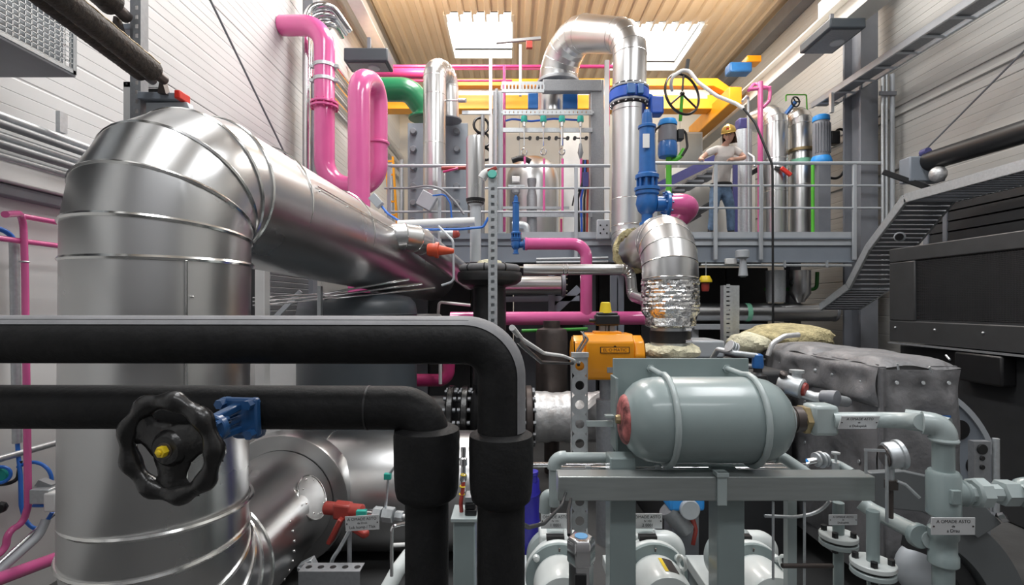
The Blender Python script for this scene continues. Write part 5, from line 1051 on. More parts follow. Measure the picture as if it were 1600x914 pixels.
fl = tufts(6, (.55,)); cushion(B(), (jx0-.03, jy0-.015, jz1-.26), (0, jy1-jy0-.01, 0), (0, 0, .25), (-1, 0, 0), 60, 14, .035, [(a_, b_, .05, .03) for a_, b_, _, _ in fl]).build('side_flap', QUILT, t)
B().box((jx0-.032, jy0-.012, jz1-.26), (jx0+.02, jy1-.02, jz1-.01)).build('flap_edge', QUILT, t)
for a_, b_, _, _ in fl: B().lathe(V((jx0-.034, jy0+.03+(jy1-jy0-.05)*a_, jz1-.26+.25*b_)), (-1, 0, .1), [(.016, 0), (.010, .012), (.004, .014)], 10).build('lacing_button', GALV, t)
cushion(B(), (jx0-.01, jy0+.0, jz1-.02), (0, .85, .0), (jx1-jx0+.02, 0, 0), (0, 0, 1), 30, 20, .05, []).build('top_quilt', QUILT, t)
cushion(B(), (jx0-.03, jy0+.72, jz1-.01), (0, .88, -.02), (jx1-jx0+.04, 0, 0), (0, 0, 1), 30, 20, .05, []).build('top_quilt', QUILT, t)
B().box((jx0+.01, jy0+.02, .2), (jx1, jy1, jz1-.01)).build('core', QUILT, t)
for s_, q, _, _ in sd: 
    c = V((jx0-.012, jy0+.02+(jy1-jy0)*s_, jz0+(jz1-jz0)*q)); B().disc(c, (-1, 0, .2), .013, .006, 12).build('lacing_washer', GALV, t)
for s_, q, _, _ in fr: 
    c = V((jx0+(jx1-jx0)*s_, jy0-.012, jz0+(jz1-jz0)*q)); B().disc(c, (0, -1, .2), .012, .006, 12).build('lacing_washer', GALV, t)
for c, e in ((P(1345, 553, 3.6), P(1340, 566, 3.55)), (P(1478, 555, 3.25), P(1484, 562, 3.2)), (P(1452, 573, 3.12), P(1456, 582, 3.12)), (P(1402, 568, 3.12), P(1404, 578, 3.12))): B().cyl(c, e, .006, 8).build('lacing_tie', GALV, t)
B().tube([(jx0-.01, jy0-.01, jz0), (jx0-.01, jy0-.01, jz1-.02)], .018, seg=8).build('corner_seam', QUILT, t)
b = B()
for k in range(5): b.obox((jx1-.21+k*.03-.03, jy0-.045, 1.26), (.012, 0, 0), (0, .002, 0), (0, 0, .05 if k % 2 else .03))
b.obox((jx1-.21+.03, jy0-.043, 1.30), (.085, 0, 0), (0, .002, 0), (0, 0, .012)); b.build('blue_stencil', BLUE, t)
t = T('wool_blanket', 'loose yellowish mineral wool blanket lying at the far end of the quilted jacket', 'insulation')
def lumpy(c, sx, sy, sz, m, nm, seed, amp=.16):
    b = B().ball((0, 0, 0), 1, 28, 18); rnd = random.Random(seed); ph = [rnd.uniform(0, 6) for _ in range(8)]
    for i, v in enumerate(b.v):
        f = 1+amp*(math.sin(v.x*5+ph[0])*math.sin(v.y*4+ph[1])+.6*math.sin(v.z*9+ph[2]+v.x*7)+.4*math.sin(v.x*17+ph[3])*math.sin(v.z*13+ph[4])+rnd.uniform(-.25, .25))
        b.v[i] = V(c)+V((v.x*sx*f, v.y*sy*f, v.z*sz*f))
    return b.build(nm, m, t)
lumpy(P(1228, 528, 5.15), .45, .30, .15, WOOL, 'wool', 1, .05); lumpy(P(1170, 536, 4.7), .18, .2, .10, WOOLP, 'torn_edge', 2, .06)
one(B().tube([P(1200, 556, 4.40), P(1207, 536, 4.4), P(1226, 525, 4.42), P(1248, 523, 4.45)], .022, .1, 12), 'white_cloth', CLOTHS, 'pale rolled cloth edge between wool blanket and quilted jacket', 'cloth')
t = T('engine_block', 'dark engine block behind the sage rack', 'engine'); B().box((1.25, 4.0, .0), (2.2, 5.6, 1.47)).build('block', DARK, t, bevel=.03); B().box((1.30, 4.2, 1.47), (2.0, 5.4, 1.50)).build('cover', GALVD, t, bevel=.01)
B().box((1.66, 4.75, 1.50), (1.98, 5.2, 1.66)).build('end_box', GREYL, t, bevel=.02)
B().box((2.21, 4.82, 0), (3.2, 5.6, 1.50)).build('rear_block', DARK, t, bevel=.02)
t = T('crankcase_vent', 'cluster of small steel valves with a red cap beside the quilted jacket', 'valve')
c = P(1248, 606, 3.3); B().lathe(c, (.6, -.7, -.15), [(.05, -.12), (.065, -.10), (.065, .02), (.055, .03)], 20).build('body', GALV, t); B().lathe(c, (.6, -.7, -.15), [(.045, .031), (.04, .045), (.02, .048)], 18).build('red_cap', RED, t)
B().tube([P(1195, 612, 3.7), P(1235, 602, 3.35), P(1250, 606, 3.3)], .03, .1, 12).build('inlet', CHROME, t); B().lathe(P(1245, 590, 3.35), (0, 0, 1), [(.03, 0), (.03, .03), (.045, .032), (.045, .05)], 14).build('screw_cap', GALV, t)
B().tube([P(1255, 615, 3.3), P(1275, 622, 3.25), P(1292, 622, 3.2), P(1322, 628, 3.35)], .035, .06, 12).build('outlet', GALV, t); B().lathe(P(1300, 622, 3.15), (.5, -.8, 0), [(.04, -.06), (.05, 0), (.05, .03), (.03, .035)], 18).build('end_cap', STEEL, t)
for px, py in ((1215, 615), (1222, 590), (1230, 622)): B().lathe(P(px, py, 3.35), (0, -.6, .8), [(.018, 0), (.025, .01), (.025, .04), (.015, .045)], 8).build('hex_plug', BROWN, t)
t = T('injector_valve', 'black injector valve with a blue plug beside the quilted jacket', 'valve'); c = P(1184, 586, 3.6); B().lathe(c, (0, 0, 1), [(.06, -.1), (.07, -.05), (.06, 0), (.03, .02), (.03, .06)], 16).build('body', DARK2, t); B().lathe(c+V((0, 0, .05)), (0, 0, 1), [(.035, 0), (.04, .02), (.035, .09), (.02, .1)], 12).build('blue_plug', BLUE, t); B().tube([P(1112, 562, 4.02), P(1122, 546, 3.75), P(1150, 552, 3.6), P(1182, 556, 3.6)], .02, .05, 10).build('feed_tube', GALV, t)
for k in range(3): B().disc(P(1140+k*4, 541+k*2, 3.65), (.8, .2, -.4), .045, .012, 20).build('washer', GALV, t)
# engine flange with holes and generator guard
def arc_ring(b, c, n, ri, ro, th, a0, a1, seg=40):
    c = V(c); n, u, w2 = basis(n); vs = []
    for k in range(seg+1):
        an = a0+(a1-a0)*k/seg; d = u*math.cos(an)+w2*math.sin(an)
        for r_, o in ((ri, 0), (ro, 0), (ro, th), (ri, th)): vs.append(c+d*r_+n*o)
    fs = [(4*k+j, 4*k+(j+1) % 4, 4*k+4+(j+1) % 4, 4*k+4+j) for k in range(seg) for j in range(4)]+[(0, 1, 2, 3), (4*seg+3, 4*seg+2, 4*seg+1, 4*seg)]
    return b.add(vs, fs)
t = T('flywheel_housing', 'pale grey round flywheel housing with holes behind the quilted jacket', 'engine part')
c = P(1395, 752, 3.9); arc_ring(B(), c, (0, 1, 0), .50, .80, .10, R(-88), R(84)).build('ring', GREY, t, ang=30); arc_ring(B(), c+V((0, -.02, 0)), (0, 1, 0), .76, .80, .02, R(-88), R(84)).build('rim', GREYL, t, ang=30)
for k in range(6): an = R(-70+k*27); B().disc(c+V((math.cos(an)*.64, -.006, math.sin(an)*.64)), (0, 1, 0), .075, .012, 24).build('hole', DARK2, t)
B().box((c.x+.1, c.y, 0), (c.x+.5, c.y+.1, c.z-.62)).build('foot', GREY, t)
t = T('generator_guard', 'big grey ring guard of the generator at the bottom right corner', 'guard')
c = P(1408, 985, 2.75); arc_ring(B(), c, (0, 1, 0), .52, .70, .16, R(-20), R(62)).build('ring', GREYD, t, ang=30)
pl = [P(1505, 760, 2.70), P(1540, 790, 2.70), P(1566, 818, 2.70), P(1528, 842, 2.70), P(1496, 815, 2.70), P(1490, 775, 2.70)]
B().prism([P(1360, 739, 2.74), P(1412, 736, 2.74), P(1462, 747, 2.74), P(1508, 763, 2.74), P(1494, 822, 2.74), P(1440, 800, 2.74), P(1360, 792, 2.74)], (0, .05, 0)).build('upper_plate', GREYD, t, bevel=.006)
B().prism(pl, (0, .04, 0)).build('corner_plate', GREYD, t, bevel=.006); B().lathe(P(1562, 810, 2.69), (.5, -.5, .5), [(.015, 0), (.025, .004), (.025, .03), (.012, .035)], 8).build('bolt', CHROME, t)
B().ball(P(1446, 888, 2.98), .17, 24, 16, (1, .6, 1)).build('hub', GREYL, t)
arc_ring(B(), c+V((0, .05, 0)), (0, 1, 0), .42, .50, .05, R(-20), R(80)).build('inner_ring', DARK, t)
B().box((c.x-.05, c.y+.02, 0), (c.x+.8, c.y+.3, .16)).build('foot', DARK, t)
t = T('bracket_post', 'dark holed bracket post between quilted jacket and black machine base', 'post'); b = B().box((X(1522, 3.0), 3.0, .4), (X(1548, 3.0), 3.04, Z(690, 3.0))); b.build('plate', GALVD, t); B().cyl(P(1556, 685, 3.0), P(1556, 800, 3.0), .018, 10).build('rod', GALV, t)
for k in range(3): B().disc(P(1535, 702+k*14, 2.996), (0, 1, 0), .03 if k == 0 else .014, .01).build('hole', DARK2, t)
# ================================================================ below the platform
t = T('low_silver_pipe', 'long aluminium-clad pipe with a green band lying under the platform at right', 'pipe')
B().cyl(P(1085, 488, 8.5), P(1300, 488, 8.5), .15, 32).build('cladding', ALU, t); B().disc(P(1303, 488, 8.5), (1, 0, 0), .155, .05).build('end_flange', GALVD, t); B().lathe(P(1163, 488, 8.5), (1, 0, 0), [(.152, 0), (.152, .08)], 32).build('green_band', MATS['green_tape'], t)
t = T('drop_pipe', 'short aluminium pipe tapering down from the platform into the low silver pipe', 'pipe'); B().lathe(P(1250, 470, 8.45), (0, 0, 1), [(.06, -.03), (.16, .12), (.16, .46), (.165, .50)], 28).build('cladding', ALU, t)
t = T('drop_pipe', 'dull grey pipe hanging under the platform behind the black hanging wire', 'pipe'); B().lathe(P(1212, 470, 8.45), (0, 0, 1), [(.14, -.02), (.15, .12), (.15, .5)], 28).build('cladding', GALV, t)
t = T('slotted_upright', 'galvanised slotted upright post right of the foil-wrapped bend', 'post'); p_ = P(1140, 535, 5.75); q_ = P(1140, 446, 5.75); b = B(); b.slotted((p_.x-.035, 5.75, .0), (q_.x-.035, 5.75, q_.z), (0, -1, 0), .10, .09, .05, .3); b.box((p_.x+.03, 5.75, .0), (p_.x+.11, 5.84, q_.z)); b.build('channel', GALV, t)
t = T('yellow_beacon', 'small yellow beacon with a red base hanging under the platform edge', 'lamp'); c = P(1102, 441, 7.93); B().lathe(c, (0, 0, 1), [(.10, 0), (.10, .03), (.07, .09), (.06, .1)], 20).build('lens', KNOB, t); B().lathe(c+V((0, 0, -.14)), (0, 0, 1), [(.05, 0), (.06, .04), (.06, .13)], 16).build('red_base', RED, t); B().cyl(c+V((.01, 0, .1)), (c.x+.01, c.y, Z(409, 7.93)), .008, 6).build('hanger', GALV, t)
t = T('signal_horn', 'grey two-part signal horn under the platform edge', 'horn'); c = P(1160, 396, 7.8); B().lathe(c, (0, 0, 1), [(.06, -.08), (.10, -.06), (.10, .04), (.08, .05)], 20).build('head', GREYL, t); B().lathe(c+V((.01, 0, -.36)), (0, 0, 1), [(.03, 0), (.07, .02), (.045, .26), (.05, .28)], 16).build('bell', GREYL, t)
one(B().box((X(1133, 7.9), 7.86, Z(413, 7.9)), (X(1150, 7.9), 7.93, Z(404, 7.9))), 'clip_box', WHITE, 'small white box under the platform edge left of the horn', 'box', bevel=.01)
t = T('under_pipe', 'thin pale rail running under the platform edge at right', 'rail'); B().cyl(P(1095, 414, 7.95), P(1330, 415, 7.95), .022, 10).build('rail', GALV, t)
for px in (1226, 1292): B().bar(P(px, 407, 7.9), P(px, 418, 7.9), .03, .03).build('hanger', GALV, t)
t = T('green_rail', 'dark green pipe frame under the platform at right', 'pipe'); B().tube([P(1195, 452, 8.68), P(1276, 452, 8.68), P(1277, 425, 8.68)], .03, .08, 10).build('pipe', mat('dark_green_pipe', (.03, .20, .03), .4), t)
t = T('under_shelf', 'light grey steel channel under the low silver pipe', 'channel'); B().box((X(1085, 8.2), 8.2, Z(515, 8.2)), (X(1220, 8.2), 8.5, Z(507, 8.2))).build('channel', GREYL, t, bevel=.005); B().box((X(1085, 8.2), 8.3, 0), (X(1095, 8.2), 8.4, Z(515, 8.2))).build('leg', GREYL, t); B().box((X(1205, 8.2), 8.3, 0), (X(1215, 8.2), 8.4, Z(515, 8.2))).build('leg', GREYL, t)
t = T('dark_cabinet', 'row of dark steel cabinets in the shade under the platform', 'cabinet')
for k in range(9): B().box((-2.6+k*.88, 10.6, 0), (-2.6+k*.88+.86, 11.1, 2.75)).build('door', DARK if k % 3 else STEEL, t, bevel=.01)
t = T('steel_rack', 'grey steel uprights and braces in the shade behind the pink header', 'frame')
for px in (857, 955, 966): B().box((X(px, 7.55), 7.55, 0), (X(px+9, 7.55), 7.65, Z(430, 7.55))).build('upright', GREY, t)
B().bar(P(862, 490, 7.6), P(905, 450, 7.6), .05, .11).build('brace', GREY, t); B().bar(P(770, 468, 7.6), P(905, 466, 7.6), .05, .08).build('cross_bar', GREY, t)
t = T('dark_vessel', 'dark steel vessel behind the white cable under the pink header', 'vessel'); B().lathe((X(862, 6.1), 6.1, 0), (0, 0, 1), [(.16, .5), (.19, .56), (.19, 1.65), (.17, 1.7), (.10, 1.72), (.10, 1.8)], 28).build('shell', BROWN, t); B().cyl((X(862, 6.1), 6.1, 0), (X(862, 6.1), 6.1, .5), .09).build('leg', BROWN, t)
one(B().tube([P(815, 517, 6.4), P(918, 514, 6.4)], .022, seg=10), 'green_pipe_thin', mat('leaf_green_pipe', (.06, .36, .05), .4), 'thin green pipe under the pink header', 'pipe')
for k, (x0_, y_, x1_, y1_, d_) in enumerate(((655, 410, 720, 408, 7.7), (838, 405, 950, 403, 7.7), (838, 410, 950, 409, 7.7))):
    one(B().cyl(P(x0_, y_, 7.94), P(x1_, y1_, 7.94), .022, 10), 'service_pipe', GALV, ('grey service pipe under the left railing near the cone nozzle', 'upper of two grey service pipes above the slim aluminium pipe', 'lower of two grey service pipes above the slim aluminium pipe')[k], 'pipe', 'grey service pipes')
for k in range(3):
    one(B().tube([P(395, 466+k*6, 4.3+k*.04), P(500, 460+k*4, 4.4+k*.04), P(640+k*20, 436+k*7, 4.5+k*.04)], .009, .4, 8), 'small_tube', CHROME, ('uppermost', 'middle', 'lowest')[k]+' of three thin bright tubes before the slate tank', 'tube', 'thin bright tubes')
one(B().bar(P(500, 505, 4.36), P(500, 447, 4.36), .03, .05, (0, 1, 0)), 'tube_hanger', GALV, 'short upright strip holding the thin bright tubes before the tank', 'bracket')
one(B().bar(P(428, 498, 4.5), P(470, 455, 4.5), .02, .04), 'diagonal_strut', GREYL, 'pale diagonal strut left of the slate tank', 'strut')
one(B().box((X(398, 4.2), 4.2, 0), (X(413, 4.2), 4.3, Z(402, 4.2))), 'white_upright', WHITE, 'white upright profile just right of the duct riser', 'post', bevel=.004)
t = T('fan_louvre', 'dark slatted louvre on the left wall behind the slate tank', 'louvre'); 
for k in range(12): B().obox((-3.05, 7.0, 1.75+k*.075), (.03, 0, -.02), (0, .6, 0), (.004, 0, .03)).build('slat', GALVD, t)
B().box((-3.29, 6.4, 1.7), (-3.12, 7.6, 2.66)).build('frame', DARK, t)
t = T('white_cabinet', 'white panel cabinet left of the slate tank', 'cabinet'); B().box((X(420, 5.4), 5.4, 0), (X(470, 5.4), 5.9, Z(500, 5.4))).build('body', WHITE, t, bevel=.01)
for px in (688, 790):
    pass
one(B().tube([P(648, 493, 6.72), P(688, 493, 6.72), P(688, 600, 6.72)], .022, .02, 10), 'cream_pipe', WHITE, 'thin cream pipe behind the black elbow beside the pink drain pipe', 'pipe'); one(B().tube([P(684, 500, 6.8), P(686, 472, 6.8), P(735, 477, 6.8)], .02, .04, 10), 'cream_tube', WHITE, 'thin cream tube above the pink header near the black column', 'pipe')
# ================================================================ left wall
t = T('air_handler', 'grey ventilation box with a wire mesh side high on the left wall', 'ventilation box')
x = -2.6
B().box((-3.25, .9, 3.37), (-2.64, 3.02, 4.35)).build('housing', GREYL, t, bevel=.01); B().box((x-.03, .9, 3.80), (x, 3.05, 4.4)).build('upper_panel', GREYL, t, bevel=.004)
b = B()
for k in range(60): y = .95+2.1*k/60; b.obox((x, y, 3.60), (.002, 0, 0), (0, .003, 0), (0, 0, .21))
for k in range(15): b.obox((x, 2.0, 3.39+k*.03), (.002, 0, 0), (0, 1.05, 0), (0, 0, .003))
b.build('mesh_screen', GALV, t, smooth=False); b = B().box((x-.02, .9, 3.365), (x+.004, 3.05, 3.385)).box((x-.02, 3.03, 3.365), (x+.004, 3.055, 4.4)).box((x-.02, .9, 3.80), (x+.004, 3.05, 3.81)); b.build('frame', GALV, t)
B().box((-3.25, .9, 3.35), (x, 3.05, 3.366)).build('underside', STEEL, t)
def wrapped(label, p, q, r, tail=.10):
    t = T('wrapped_hose', label, 'hose', 'brown braided hoses'); p, q = V(p), V(q); d = (q-p).normalized(); n = 60
    pts = [p+(q-p)*i/n for i in range(n+1)]
    b = B(); prof = [(r*(1+.035*(i % 2)), (q-p).length*i/120) for i in range(121)]; prof += [(r*.6, (q-p).length+.004)]
    b.lathe(p, d, prof, 20); b.build('braid', ROPE, t, ang=60); B().cyl(q, q+d*tail, r*.5, 14).build('bare_end', BROWN, t)
    _, u, w2 = basis(d)
    for k in (.9, 3.6): B().tube([p+(q-p)*i/80+(u*math.cos(k+i*.35*0)+w2*math.sin(k+.05*math.sin(i*1.5)))*r*1.03 for i in range(81)], .005, seg=6).build('lacing', BRASS, t)
    return t
wrapped('near brown braided hose of the pair running along the upper left', (-2.16, 1.2, 3.60), (-2.16, 3.08, 3.40), .060)
wrapped('rear brown braided hose of the pair running along the upper left', (-2.285, 1.2, 3.625), (-2.285, 3.16, 3.43), .055)
wrapped('short end of a brown braided hose at the very top left', (-2.45, 1.5, 4.10), (-2.45, 3.14, 3.84), .075, .12)
t = T('slotted_stanchion', 'slotted galvanised stanchion with two bracket arms in front of the left wall', 'post')
sx = P(214, 0, 3.3).x; b = B(); b.slotted((sx+.025, 3.3, 2.6), (sx+.025, 3.3, ZC-.2), (0, -1, 0), .045, .07, .06, .45); b.box((sx-.045, 3.3, 2.6), (sx, 3.38, ZC-.2)); b.build('channel', GALVD, t)
b = B().obox(P(253, 154, 3.3), (.125, 0, -.004), (0, .05, 0), (0, 0, .022)); b.build('bracket_arm', GREY, t, bevel=.004); B().prism([P(228, 160, 3.28), P(292, 159, 3.28), P(300, 180, 3.28), P(228, 182, 3.28)], (0, .06, 0)).build('gusset', GREYL, t, bevel=.003)
B().obox(P(285, 152, 3.28), (.018, 0, 0), (0, .055, 0), (0, 0, .026)).build('red_cap', REDB, t, bevel=.006)
B().obox(P(190, 47, 3.35), (.09, 0, .004), (0, .04, 0), (0, 0, .02)).build('bracket_arm', GREY, t, bevel=.004)
for px, py in ((250, 134), (178, 34)): B().prism([P(px-4, py+11, 3.22), P(px+9, py+12, 3.22), P(px+3, py-9, 3.22), P(px-1, py-9, 3.22)], (0, .05, 0)).build('saddle', BROWN, t)
t = T('wall_frame', 'white square frame with a dark opening on the left wall above the duct', 'frame')
b = B().box((-2.62, 3.45, 2.98), (-2.57, 3.47, 3.50)).box((-2.62, 3.45, 3.46), (-2.35, 3.47, 3.50)).box((-2.62, 3.45, 2.98), (-2.35, 3.47, 3.02)); b.build('frame', WHITE, t, bevel=.003); B().box((-2.565, 3.47, 3.02), (-2.37, 3.62, 3.46)).build('opening', DARK2, t)
for z_ in (3.0, 3.48): B().ball((-2.595, 3.448, z_), .008, 8, 5).build('screw', DARK2, t)
for k in range(5):
    one(B().cyl((-3.17+.035*(k % 2), .8, 2.92+k*.062), (-3.17+.035*(k % 2), 7.4, 2.92+k*.062), .026, 12), 'conduit', GALVD if k % 2 else GALV, ('lowest', 'second lowest', 'middle', 'second highest', 'highest')[k]+' of five conduits on the left wall above the white ledge', 'conduit', 'conduits along the left wall')
one(B().box((-3.12, 3.5, 3.18), (-3.09, 3.56, 3.32)), 'conduit_bracket', GALV, 'small upright bracket over the conduits on the left wall', 'bracket')
one(B().tube([(-2.95, 4.72, 5.15), (-2.95, 7.3, 3.55)], .012, seg=8), 'wall_brace', STEEL, 'thin dark brace rod slanting down the left wall', 'rod', 'slanting brace rods')
d = 3.3
t = T('pink_riser', 'thin pink pipe rising along the left wall with an elbow at its top', 'pipe')
B().tube([P(8, 335, 2.95), P(36, 333, 3.25), P(39, 420, 3.25), P(44, 790, 3.2), P(36, 818, 3.2), P(12, 830, 3.1), P(8, 866, 3.1), P(-20, 872, 3.0)], .0195, .09, 14).build('pipe', PINK, t)
for y_ in (409,): B().ring(P(38, y_, 3.25), (0, 0, 1), .022, .006, 18, 6).build('clamp', GALV, t)
one(B().cyl((-3.12, 3.25, 2.56), (-3.12, 6.0, 2.56), .018, 12), 'pink_rail', PINK, 'upper thin pink pipe running back along the left wall', 'pipe', 'thin pink wall pipes')
one(B().cyl((-3.12, 2.6, 2.40), (-3.12, 6.0, 2.40), .018, 12), 'pink_rail', PINK, 'lower thin pink pipe running back along the left wall', 'pipe', 'thin pink wall pipes')
one(B().cyl(P(-30, 915, 2.8), P(130, 856, 3.6), .038, 18), 'pink_floor_pipe', PINK, 'thick pink pipe slanting behind the duct at the bottom left', 'pipe')
t = T('wall_conduit', 'grey upright conduit with a blue hose entering its top on the left wall', 'conduit')
B().cyl(P(22, 378, 3.3), P(27, 692, 3.3), .026, 14).build('conduit', GALV, t); B().tube([P(22, 380, 3.3), P(20, 370, 3.3), P(8, 361, 3.25), P(-12, 354, 3.2)], .016, .06, 10).build('hose', HOSEB, t)
B().tube([P(27, 690, 3.3), P(29, 715, 3.3), P(32, 742, 3.28), P(33, 790, 3.25), P(40, 815, 3.25), P(55, 828, 3.25), P(70, 820, 3.25), P(82, 800, 3.25)], .012, .12, 10).build('hose', HOSEB, t)
B().tube([P(28, 730, 3.3), P(45, 721, 3.3), P(66, 724, 3.3), P(80, 738, 3.3), P(82, 766, 3.3)], .011, .12, 10).build('hose', HOSEB, t); B().tube([P(-10, 758, 3.25), P(16, 755, 3.25), P(28, 748, 3.28), P(32, 720, 3.3)], .012, .06, 10).build('cable', DARK2, t)
one(B().cyl((-3.18, 2.2, 1.06), (-3.18, 6.0, .98), .022, 12), 'low_conduit', GALV, 'thin grey conduit low along the left wall', 'conduit')
t = T('valve_block', 'small grey wall valve block with blue hoses at lower left', 'valve'); B().obox(P(72, 772, 3.2), (.06, 0, 0), (0, .05, 0), (0, 0, .045)).build('block', GALV, t, bevel=.006); B().prism([P(53, 760, 3.2), P(60, 750, 3.2), P(80, 758, 3.2), P(80, 764, 3.2)], (0, .05, 0)).build('cover', GALVD, t); B().obox(P(86, 782, 3.18), (.04, 0, 0), (0, .04, 0), (0, 0, .06)).build('filter_bowl', WHITE, t, bevel=.012)
for k in range(2): B().cyl(P(52, 770+k*20, 3.2), P(70, 770+k*20, 3.2), .010, 10).build('tube', HOSEB, t)
t = T('teal_knob', 'teal gauge knob at the left edge of the picture', 'knob'); B().disc(P(-2, 742, 3.2), (.5, -1, 0), .05, .05, 20).build('knob', TEAL, t); B().ring(P(0, 742, 3.17), (.5, -1, 0), .05, .01, 24, 6).build('blue_ring', HOSEB, t)
t = T('star_grip', 'black star grip at the lower left edge', 'knob'); B().lathe(P(4, 791, 3.2), (.4, -1, 0), [(.025, 0), (.035, .01), (.035, .03), (.025, .04)], 8).build('grip', DARK2, t)
t = T('stair_handrail', 'steel handrail slanting down at the lower left behind the duct', 'handrail'); B().tube([P(-40, 916, 2.9), P(100, 788, 3.4)], .014, seg=10).build('rail', CHROME, t); B().tube([P(-10, 900, 2.95), P(60, 838, 3.2), P(72, 812, 3.25)], .026, .1, 10).build('lower_rail', GREYL, t)
for px in (0,):
    pass
# ================================================================ the person leaning on the railing
t = T('person', 'person in gold helmet, beige t-shirt and jeans leaning on the right railing, looking down', 'person')
PD = 8.22
def J(px, py, d=PD): return P(px, py, d)
def skin(name, m, nodes, edges, parent, root=0, sub=2):
    me = bpy.data.meshes.new(name); me.from_pydata([tuple(n[0]) for n in nodes], edges, []); me.materials.append(m)
    o = bpy.data.objects.new(name, me); C.objects.link(o); o.parent = parent
    mod = o.modifiers.new('skin', 'SKIN'); mod.use_smooth_shade = True
    lay = me.skin_vertices if len(me.skin_vertices) else None
    if not lay:
        bm = bmesh.new(); bm.from_mesh(me); bm.verts.layers.skin.verify(); bm.to_mesh(me); bm.free()
    sv = me.skin_vertices[0].data
    for i, n in enumerate(nodes):
        r = n[1]; sv[i].radius = (r, r) if not isinstance(r, tuple) else r; sv[i].use_root = (i == root)
    mod = o.modifiers.new('sub', 'SUBSURF'); mod.levels = sub; mod.render_levels = sub
    dg = bpy.context.evaluated_depsgraph_get(); me2 = bpy.data.meshes.new_from_object(o.evaluated_get(dg)); o.modifiers.clear(); o.data = me2
    me2.polygons.foreach_set('use_smooth', [True]*len(me2.polygons)); me2.materials.clear(); me2.materials.append(m); return o
hip = V((X(1126, 8.36), 8.36, 3.98))
sh = V((X(1132, 8.16), 8.14, 4.55))      # base of neck
head = P(1139, 211.5, 8.07)
sl, sr = V((X(1110, 8.16), 8.16, Z(234, 8.16))), V((X(1153, 8.16), 8.16, Z(234, 8.16)))
el, er = V((X(1099, 8.12), 8.16, Z(246, 8.16))), V((X(1164, 8.10), 8.10, Z(247, 8.10)))
RZ = Z(255, PY-.05)+.026; RY = PY-.05
hl, hr = V((X(1096, RY), RY+.03, RZ+.035)), V((X(1143, RY), RY+.035, RZ+.035))
kl, kr = V((X(1114, 8.34), 8.30, 3.55)), V((X(1140, 8.36), 8.33, 3.56)); fl, fr_ = V((X(1111, 8.36), 8.36, 3.19)), V((X(1142, 8.38), 8.38, 3.19))
hip.z = 3.98
nodes = [(hip, .11), ((hip+sh)/2+V((0, .02, -.04)), .10), (sh+V((0, .03, -.18)), .07), (sh+V((0, .01, -.02)), .058), (head+V((-.0, .03, -.08)), .046),
         (sl+V((.015, 0, -.012)), .042), (el, .045), (hl+V((.005, .05, .02)), .031), (sr+V((-.015, 0, -.012)), .042), (er, .045), (hr+V((.06, .03, .02)), .028),
         (hip+V((-.08, 0, -.10)), .07), (kl, .06), (fl, .042), (hip+V((.08, 0, -.10)), .07), (kr, .06), (fr_, .042)]
edges = [(0, 1), (1, 2), (2, 3), (3, 4), (2, 5), (5, 6), (6, 7), (2, 8), (8, 9), (9, 10), (0, 11), (11, 12), (12, 13), (0, 14), (14, 15), (15, 16)]
# hands: palms continue the wrists, five fingers curl over the rail
for wi, h, sx_ in ((7, hl, 1), (10, hr, -1)):
    k = len(nodes); nodes.append((h+V((0, .005, .012)), (.034, .018))); edges.append((wi, k))
    for q in range(4):
        x = (-.030+q*.020); ln = (.9, 1, .95, .75)[q]; i = len(nodes)
        nodes += [(h+V((x, -.028, .016)), .0095), (h+V((x*1.05, -.052*ln-.004, -.002)), .0088), (h+V((x*1.05, -.056*ln, -.030*ln)), .0078)]
        edges += [(k, i), (i, i+1), (i+1, i+2)]
    i = len(nodes); nodes += [(h+V((sx_*.045, .012, .0)), .011), (h+V((sx_*.055, .0, -.028)), .009)]; edges += [(k, i), (i, i+1)]
body = skin('body', SKIN, nodes, edges, t)
# head joined to the body surface as one mesh
b = B().ball((0, 0, 0), 1, 24, 18)
tilt = Matrix.Rotation(R(-27), 3, 'Z') @ Matrix.Rotation(R(17), 3, 'X') @ Matrix.Rotation(R(-4), 3, 'Y')
def face(v):
    x, y, z = v; f = V((x*.078, y*.098, z*.118))
    if z < -.1: k = (-z-.1); f.x *= 1-.38*k; f.y *= 1-.12*k
    n = math.exp(-((x/.16)**2+((z+.12)/.22)**2))
    if y < 0: f.y -= .026*n
    for s_ in (-1, 1):
        e = math.exp(-(((x-s_*.36)/.16)**2+((z-.08)/.12)**2)); f.y += .010*e*(y < 0)
    m = math.exp(-((x/.3)**2+((z+.48)/.07)**2)); f.y -= .006*m*(y < 0)
    return f
hv = [head+tilt@face(v) for v in b.v]; me = body.data
bm = bmesh.new(); bm.from_mesh(me); vv = [bm.verts.new(v) for v in hv]
for f in b.f: ff = bm.faces.new([vv[i] for i in f]); ff.smooth = True
bm.to_mesh(me); bm.free()
rm = body.modifiers.new('join', 'REMESH'); rm.mode = 'VOXEL'; rm.voxel_size = .008; rm.use_smooth_shade = True
def H(x, y, z): return head+tilt@V((x, y, z))
for s_ in (-1, 1):
    B().ball(H(s_*.030, -.083, .012), .011, 10, 8).build('eye', mat('eye_white', (.55, .5, .47), .3) if 'eye_white' not in MATS else MATS['eye_white'], t); B().ball(H(s_*.030, -.0905, .009), .006, 8, 6).build('iris', INK, t)
    B().bar(H(s_*.014, -.098, .030), H(s_*.048, -.085, .030), .008, .007).build('eyebrow', HAIR, t)
    B().ball(H(s_*.080, .005, .0), .026, 10, 8, (.4, .7, 1.2)).build('ear', SKIN, t)
B().tube([H(-.022, -.099, -.055), H(0, -.107, -.055), H(.022, -.099, -.055)], .005, .02, 8).build('lips', mat('lips', (.40, .14, .12), .5), t)
b = B(); NU = 28
